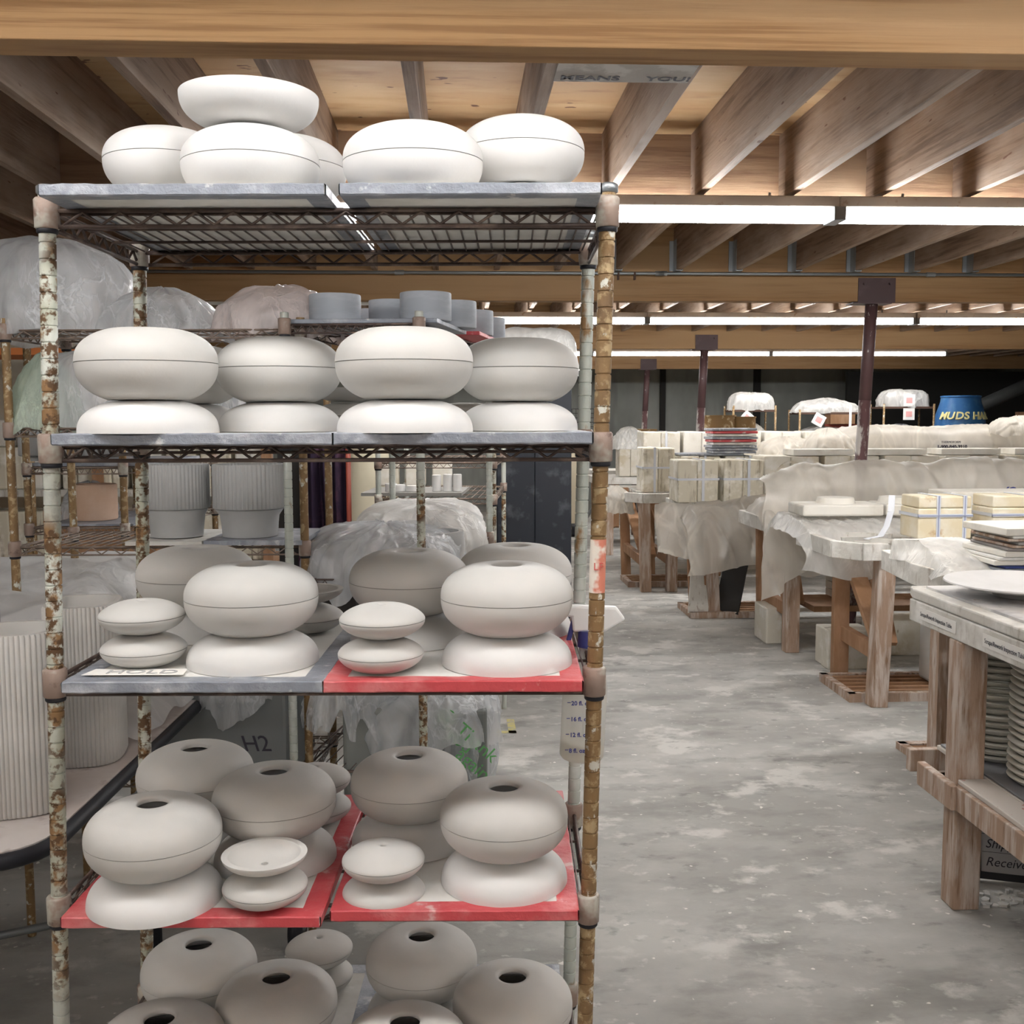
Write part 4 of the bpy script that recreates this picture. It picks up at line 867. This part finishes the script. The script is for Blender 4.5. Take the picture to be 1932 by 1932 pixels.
# rack C seen end-on
RC=thing('wire_rack',W(-.4,3.5,0),'wire rack seen end-on with blue-grey cylinders on its top','rack')
def PC(u,v,z): return W(-.655+.39*u+.175*v,3.08-.02*u+1.15*v,z)
for u in(0,1):
    for v in(0,1):
        post(PC,u,v,.13,1.905,rust_g if (u,v)!=(1,0) else rust,RC,groove=True)
        c=PC(u,v,.065); MB().tube([c-ER*.018,c+ER*.018],.062,20).build('caster_wheel',blackp,RC,True); MB().bar(PC(u,v,.06),PC(u,v,.14),.05,.03).build('caster_fork',galv,RC)
for z in(1.872,1.545,1.13,.55): wireshelf(PC,z,12,'wire_shelf',RC,wire,collarm,r1=.003)
def trayC(u0,u1,v0,v1,z,mt,lab): return tag(MB().prism([(u0,v0),(u1,v0),(u1,v1),(u0,v1)],z,z+.013,lambda a,b,q:PC(a,b,q)).build('ware_board',mt,None,bevel=.002),lab,'board')
trayC(-.02,1.12,.02,.40,1.877,tape_g,'grey taped board at the front of the end-on rack'); trayC(0,1.22,.42,.72,1.877,tape_r,'red taped board behind it on the end-on rack'); trayC(0,1.2,.74,.98,1.877,tape_g,'rear grey taped board on the end-on rack')
def cyl(px,py,D,r,h,lab,z=1.891):
    x=X(px,py,D); o=MB().lathe([(r*.97,0),(r,.004),(r,h-.003),(r*.985,h),(r*.88,h),(r*.88,.02),(0,.02)],(0,0,0),48).build('clay_cylinder',clay_blue,None,auto=50); o.location=W(x,D,z); return tag(o,lab,'pot','blue-grey clay cylinders on the end-on rack')
cyl(632,570,3.2,.077,.078,'front left blue-grey cylinder'); cyl(803,570,3.2,.077,.083,'front right blue-grey cylinder, largest in view'); cyl(738,575,3.42,.072,.085,'blue-grey cylinder between the two front ones'); cyl(703,580,3.7,.07,.085,'blue-grey cylinder furthest behind the front pair')
cyl(858,585,3.45,.07,.085,'blue-grey cylinder behind the largest one'); cyl(893,592,3.75,.07,.085,'blue-grey cylinder on the red taped board'); cyl(918,594,4.02,.07,.085,'last blue-grey cylinder to the right, at the back')
# drape over rack C middle shelf
bag('plastic_sheet','large wrinkled clear film draped over ware on the middle shelf of the end-on rack',W(-.41,3.40,1.10),.255,.36,.165,81,pl_c,nf=9,crump=.016,ez=3.2,ex=3.0,fold=.12,hem=.08,nu=170,nv=44)
bag('plastic_sheet','second milky film hump behind the large wrinkled one',W(-.33,3.80,1.13),.235,.36,.175,82,pl,nf=6,crump=.012,ez=3.6,ex=4,fold=.08,hem=.05,nu=130)
for i,(x,D,r,h) in enumerate(((-.45,3.3,.09,.1),(-.25,3.35,.1,.11),(-.3,3.6,.1,.1))):
    o=MB().lathe([(r*.9,0),(r,h*.5),(r*.95,h),(r*.8,h),(r*.8,h*.3),(0,h*.3)],(0,0,0),28).build('clay_pot',clay_grey,None,auto=50); o.location=W(x,D,1.135); tag(o,('left','right','rear')[i]+' pot under the large wrinkled film','pot','pots under the large wrinkled film')
plankD(-.62,-.48,3.2,3.7,.98,.14,'black_crate','black crate under the large wrinkled film',dark,'crate')
# lower shelf bins with bags
for i,(x,D,z,w_,d,h,mt,lab) in enumerate(((-.90,3.35,.42,.42,.4,.36,mat('grey_bin',(.18,.19,.19),.6),'grey bin with scribbled marks below the third shelf, left'),(-.42,3.35,.42,.2,.4,.3,mat('grey_bin2',(.2,.21,.2),.6),'narrow grey bin below the third shelf'),(-.25,3.45,.30,.34,.5,.4,mat('grey_bin3',(.16,.17,.16),.6),'covered grey bin below the third shelf, right'))):
    o=MB().prism([(-w_/2,-d/2),(w_/2,-d/2),(w_/2,d/2),(-w_/2,d/2)],0,h).build('grey_bin',mt,None,bevel=.012); o.location=W(x,D,z); o.rotation_euler=(0,0,-YAW); tag(o,lab,'bin')
    if i==0: text('ne',.08,frame(Vector((-.18,-.202,.13)),(1,0,0),(0,0,1)),ink,None,shear=.4,ext=.001).parent=o; text('H2',.07,frame(Vector((.08,-.202,.17)),(1,0,0),(0,0,1)),ink,None,shear=-.3,ext=.001).parent=o
bag('plastic_sheet','film collar hanging over the left grey bin',W(-.86,3.33,.76),.15,.24,.10,83,pl_c,nf=9,crump=.02,hem=.1,ez=3)
bag('plastic_sheet','crumpled film knot over the narrow grey bin',W(-.52,3.3,.72),.13,.2,.14,84,pl_c,nf=9,crump=.025,hem=.12,ez=3)
bag('plastic_sheet','dusty film over the right grey bin',W(-.27,3.42,.60),.21,.3,.16,85,pl_c,nf=8,crump=.02,hem=.08,ez=4,ex=4)
g_=bag('plastic_sheet','hanging film with green printing at the right end of the grey bins',W(-.17,3.42,.45),.105,.25,.34,86,pl_c,nf=10,crump=.02,hem=.08,ez=3,fold=.14)
for i,s_ in enumerate(('@ Thank','you','again')):
    text(s_,.06,frame(W(-.235+.028*i,3.155,.70-.065*i),ER-Vector((0,0,.9)),ER*.9+Vector((0,0,1))),green,g_,ext=.0005)
o=MB().bx(-.0,.0001,0,.0001,0,.0001) if False else None
# yellow floor mark
p=atZ(935,1384,0); q=atZ(960,1384,0); o=MB().bx(p.x,q.x+.04,p.y,p.y+.04,0,.002).bx(q.x,q.x+.04,p.y,p.y+.25,0,.002).build('floor_tape',yel_f,None); tag(o,'worn yellow L-shaped tape mark on the floor behind the rack','tape mark')
# ------------------------------------------------------------------ rack D, cabinet, barrel, cloth
RD=thing('wire_rack',W(-.2,5.2,0),'distant wire rack with small white cups between the left posts and the black cabinet','rack')
def PD(u,v,z): return W(-.615+.53*u+.04*v,4.85+.9*v-.02*u,z)
for u in(0,1):
    for v in(0,1): post(PD,u,v,0,1.75,(rust_g,rust)[u],RD,r=.0127,groove=False)
for z in(1.40,1.235,.9,.4): wireshelf(PD,z,16,'wire_shelf',RD,wire_l,collarm,r1=.003)
tag(MB().prism([(-.16,.02),(.72,.02),(.72,.5),(-.16,.5)],1.245,1.26,lambda a,b,q:PD(a,b,q)).build('grey_board',mat('grey_board',(.34,.33,.31),.8),None),'grey board with small cups on the distant rack','board')
for i,(px,h) in enumerate(((824,.075),(845,.078),(863,.078),(754,.03),(778,.026),(738,.035))):
    x=X(px,930,4.95); r=.021 if i<3 else .028; o=MB().lathe([(r,0),(r*1.02,h*.5),(r,h),(r*.8,h+.002),(0,h+.002)],(0,0,0),20).build('small_cup',clay_l,None,auto=50); o.location=W(x,4.95,1.262); tag(o,('leftmost tall cup','middle tall cup','rightmost tall cup','second low piece','third low piece','first low piece')[i]+' on the grey board of the distant rack','cup','small white pieces on the grey board')
for i in range(3):
    px=705+i*50; o=MB().box((0,0,.06),(.1,.12,.12)).build('plaster_mold',plaster,None,bevel=.006); o.location=W(X(px+30,900,5.4),5.4,1.262); tag(o,('left','middle','right')[i]+' small plaster block behind the cups','mold','small blocks behind the cups')
t=thing('black_cabinet',W(.13,6.2,0),'tall scuffed black cabinet between the front rack and the aisle','cabinet')
MB().prism([(-.09,6.1),(.345,6.1),(.345,6.5),(-.09,6.5)],.02,1.86,lambda x,y,q:W(x,y,q)).build('body',black,t,bevel=.008)
MB().prism([(-.085,6.085),(.13,6.085),(.13,6.1),(-.085,6.1)],.04,1.84,lambda x,y,q:W(x,y,q)).build('door',black,t,bevel=.003); MB().prism([(.134,6.085),(.342,6.085),(.342,6.1),(.134,6.1)],.04,1.84,lambda x,y,q:W(x,y,q)).build('door',black,t,bevel=.003)
bag('plastic_sheet','milky film-covered load on top of the black cabinet',W(.13,6.3,1.862),.26,.22,.27,91,pl,nf=5,crump=.012,ez=4,ex=4)
t=barrel(*W(-.80,6.0,.0),.17,1.42,'cream barrel behind the end-on rack',cream); 
m_=MB(); 
def cl(a,b):
    x=-.97+.2*a; z=.75+.72*b; D=4.9+.035*sin(a*22)+.02*nz3((a*4,b*3,1)); return W(x+.03*(1-b)*sin(a*5)+(.08*(1-b)*(a-.5)),D,z)
tag(m_.grid(cl,60,20).build('hanging_cloth',purple,None,True),'dark purple cloth hanging behind the wire racks','cloth')
o=MB().prism([(-1.10,4.95),(-.97,4.95),(-.97,5.05),(-1.1,5.05)],0,1.5,lambda x,y,q:W(x,y,q)).build('black_screen',dark,None); tag(o,'black screen left of the dark purple cloth','screen')
tag(MB().tube([W(-.76,4.9,0),W(-.76,4.9,1.5)],.012,8).build('red_pole',redmetal,None,True),'dark red pole beside the dark purple cloth','pole')
# ------------------------------------------------------------------ rack E and the far left
RE=thing('wire_rack',W(-1.7,4.1,0),'brown wire rack in the left background with a terracotta pot','rack')
def PE(u,v,z): return W(-1.84+.365*u+.09*v,4.0+.9*v,z)
for u in(0,1):
    for v in(0,1): post(PE,u,v,0,1.75,rust_b,RE,r=.0135,groove=False)
for z in(1.42,1.19,.9): wireshelf(PE,z,14,'wire_shelf',RE,wire_l,collarm,r1=.003)
o=MB().lathe([(.083,0),(.086,.006),(.086,.138),(.083,.141),(.076,.14),(.076,.02),(0,.02)],(0,0,0),40).build('terracotta_pot',clay_pink,None,auto=50); o.location=W(X(179,945,4.2),4.2,1.205); tag(o,'terracotta-coloured cylinder on the brown rack in the left background','pot')
plankD(-1.79,-1.45,4.02,4.6,1.1955,.008,'grey_board','grey board under the terracotta-coloured cylinder',tape_g,'board')
plankD(-1.84,-1.42,4.02,4.8,1.425,.012,'grey_board','grey board with fluted pots on the brown rack',tape_g,'board')
for i,px in enumerate((66,138,178,216)): fluted(X(px,860,4.15),4.15,1.44,.052 if i else .06,.10 if i else .13,.03,.02,('large','second','third','fourth')[i]+' fluted pot from the left on the brown rack',n=26,grp='fluted pots on the brown rack')
bag('plastic_sheet','grey film slumped beside the terracotta-coloured cylinder',W(-1.78,4.45,1.2),.1,.15,.13,95,pl_c,nf=6,crump=.02)
# stacked molds and wooden shelving at far left
t=thing('wooden_shelving',W(-3.3,6.4,0),'wooden shelving with an orange edge in the far left background','shelving')
for z,mt in((.72,brownwood),(1.15,whitewood),(1.98,orange)): MB().prism([(-3.75,6.2),(-1.4,6.2),(-1.4,6.7),(-3.75,6.7)],z,z+.04,lambda x,y,q:W(x,y,q)).build('shelf_board',mt,t)
for x in(-3.1,-2.45,-1.45): MB().bar(W(x,6.25,0),W(x,6.25,2.3),.06,.06).build('upright',brownwood,t)
k=0
for zi,z in enumerate((.76,1.19)):
    for i in range(9):
        w_=.18; x=-3.2+i*.205; h=.3 if zi==0 else .25
        mold(*W(x,6.4,z),w_,.3,h,'%s mold from the left on the %s wooden shelf'%(('first','second','third','fourth','fifth','sixth','seventh','eighth','ninth')[i],('lower','middle')[zi]),plaster_s if (i+zi)%3 else plaster_w,straps='',split='v',grp='molds on the wooden shelving')
for i in range(5):
    mold(*W(-3.1+i*.3,6.45,1.441),.2,.28,.16,'%s small pale block on top of the middle-shelf molds'%('first','second','third','fourth','fifth')[i],plaster_w,straps='',split='n',grp='small blocks at the far left')
tag(MB().box((0,0,0),(3.6,.05,2.5)).build('cream_partition',wall_cream,None,at=(0,0,0)),'cream partition wall behind the wooden shelving','wall panel')
bpy.data.objects['cream_partition'].location=W(-4.0,7.2,1.25)
tag(MB().tube([W(-2.52,5.5,0),W(-2.5,5.5,2.3)],.02,10).build('brown_post',rust_b,None,True),'thick brown post at the left edge of the photo','pole')
tag(MB().prism([(-2.5,5.6),(-1.9,5.6),(-1.9,5.7),(-2.5,5.7)],0,1.12,lambda x,y,q:W(x,y,q)).build('brown_box',brownwood,None),'brown box low behind the second rack at the far left','box')
# ------------------------------------------------------------------ left table with fluted vases
t=thing('work_table',W(-1.5,2.6,0),'dusty pinkish work table with a black rounded edge at the left','table')
pl_=[(-2.6,2.0),(-1.07,2.0)]+[(-1.07+.12*sin(a),2.12-.12*cos(a)) for a in [PI/2*i/6 for i in range(7)]]+[(-.98,4.2),(-2.6,4.2)]
MB().prism(pl_,.722,.75,lambda x,y,q:W(x,y,q)).build('tabletop',pinkish,t)
k=Vector((0,0,0)); m_=MB(); e_=[p for p in pl_]; m_.tube([W(x+.006,y-.004,.732) for x,y in pl_[:-1]],.0165,10).build('edge_band',blackp,t,True)
for x,D in((-1.06,4.0),(-2.5,2.2),(-1.04,2.95)): MB().tube([W(x,D,0),W(x,D,.722)],.018,10).build('leg',blackp,t,True)
MB().tube([W(-2.5,2.2,.2),W(-1.04,2.95,.2)],.012,8).build('foot_rail',galv,t,True)
def dvase(x,D,z,w_,d,h,label,rz=0,n=64):
    loc=W(x,D,z); t=thing('ribbed_vase',loc,label,'vase','tall ribbed clay vases on the left table')
    def outl(s,off,rib):
        out=[]
        N=n*4
        for i in range(N):
            a=2*PI*i/N; ct,st=cos(a),sin(a); ex=3.2
            q=(abs(ct)**ex+abs(st)**ex)**(-1/ex); q*=(1+rib*(abs(cos(a*n/2))-.5))
            x_=ct*q*(w_/2-off); y_=st*q*(d/2-off)
            if x_<0: x_*=.86
            out.append((x_,y_))
        return out
    m_=MB(); O=outl(0,0,.035); I=outl(0,.016,0); N=len(O); zs=[0,.004,h-.008,h-.001,h]
    rings=[(outl(0,.004,.03),0),(O,.005),(O,h-.006),(outl(0,.003,.03),h),(I,h),(I,.03)]
    n0=0
    M_=Matrix.Rotation(rz,3,'Z')
    for ring,zz in rings:
        for x_,y_ in ring: m_.v.append(loc+M_@Vector((x_,y_,zz)))
    for r_ in range(len(rings)-1):
        for i in range(N): j=(i+1)%N; m_.f.append([r_*N+i,r_*N+j,(r_+1)*N+j,(r_+1)*N+i])
    m_.f.append(list(range(5*N,6*N)))
    m_.f.append(list(range(N))[::-1])
    m_.build('ribbed_body',clay,t,auto=45)
    inner=MB(); 
    MB().prism([(I[i][0]*.97,I[i][1]*.97) for i in range(0,N,4)],h-.17,h-.165,lambda a,b,q: loc+M_@Vector((a,b,q))).build('inner_floor',clay_grey,t)
    return t
dvase(-1.10,2.27,.752,.20,.19,.395,'front ribbed vase at the left edge',.25)
dvase(-1.085,2.62,.752,.19,.22,.395,'ribbed vase partly behind the left rusty post',.15)
dvase(-1.38,2.55,.752,.22,.2,.405,'ribbed vase at the far left behind the front one',.3)
def bigsheet(a,b):
    x=-2.75+1.78*a; s=b
    if s<.45: q=s/.45; D=2.72+.25*q; z=.775+.31*(1-(1-q)**2.2)
    elif s<.85: q=(s-.45)/.4; D=2.97+.75*q; z=1.085+.035*q
    else: q=(s-.85)/.15; D=3.72+.1*q; z=1.12-.25*q
    k_=max(0,(a-.80)/.20); z=z-(z-.77)*k_**1.6; 
    z+=.014*(1-abs(nz3((x*5,D*5,z*3),5))*4)+.010*nz3((x*14,D*14,z*9),6)+.03*nz3((x*1.7,D*2,0),8); D+=.03*nz3((x*5,s*5,3),9)
    return W(x,D,max(z,.757))
tag(MB().grid(bigsheet,130,90).build('plastic_sheet',pl_t,None,True),'big pale film sheet covering ware on the left work table','plastic sheet')
plankD(-2.25,-1.15,3.05,3.65,.755,.28,'covered_board','pale block of ware under the big film sheet on the left table',board,'board')
bag('plastic_sheet','scrap of clear film hanging at the edge of the left table',W(-.93,2.75,.47),.10,.14,.2,97,pl_c,nf=7,crump=.03,hem=.05)
#__END__
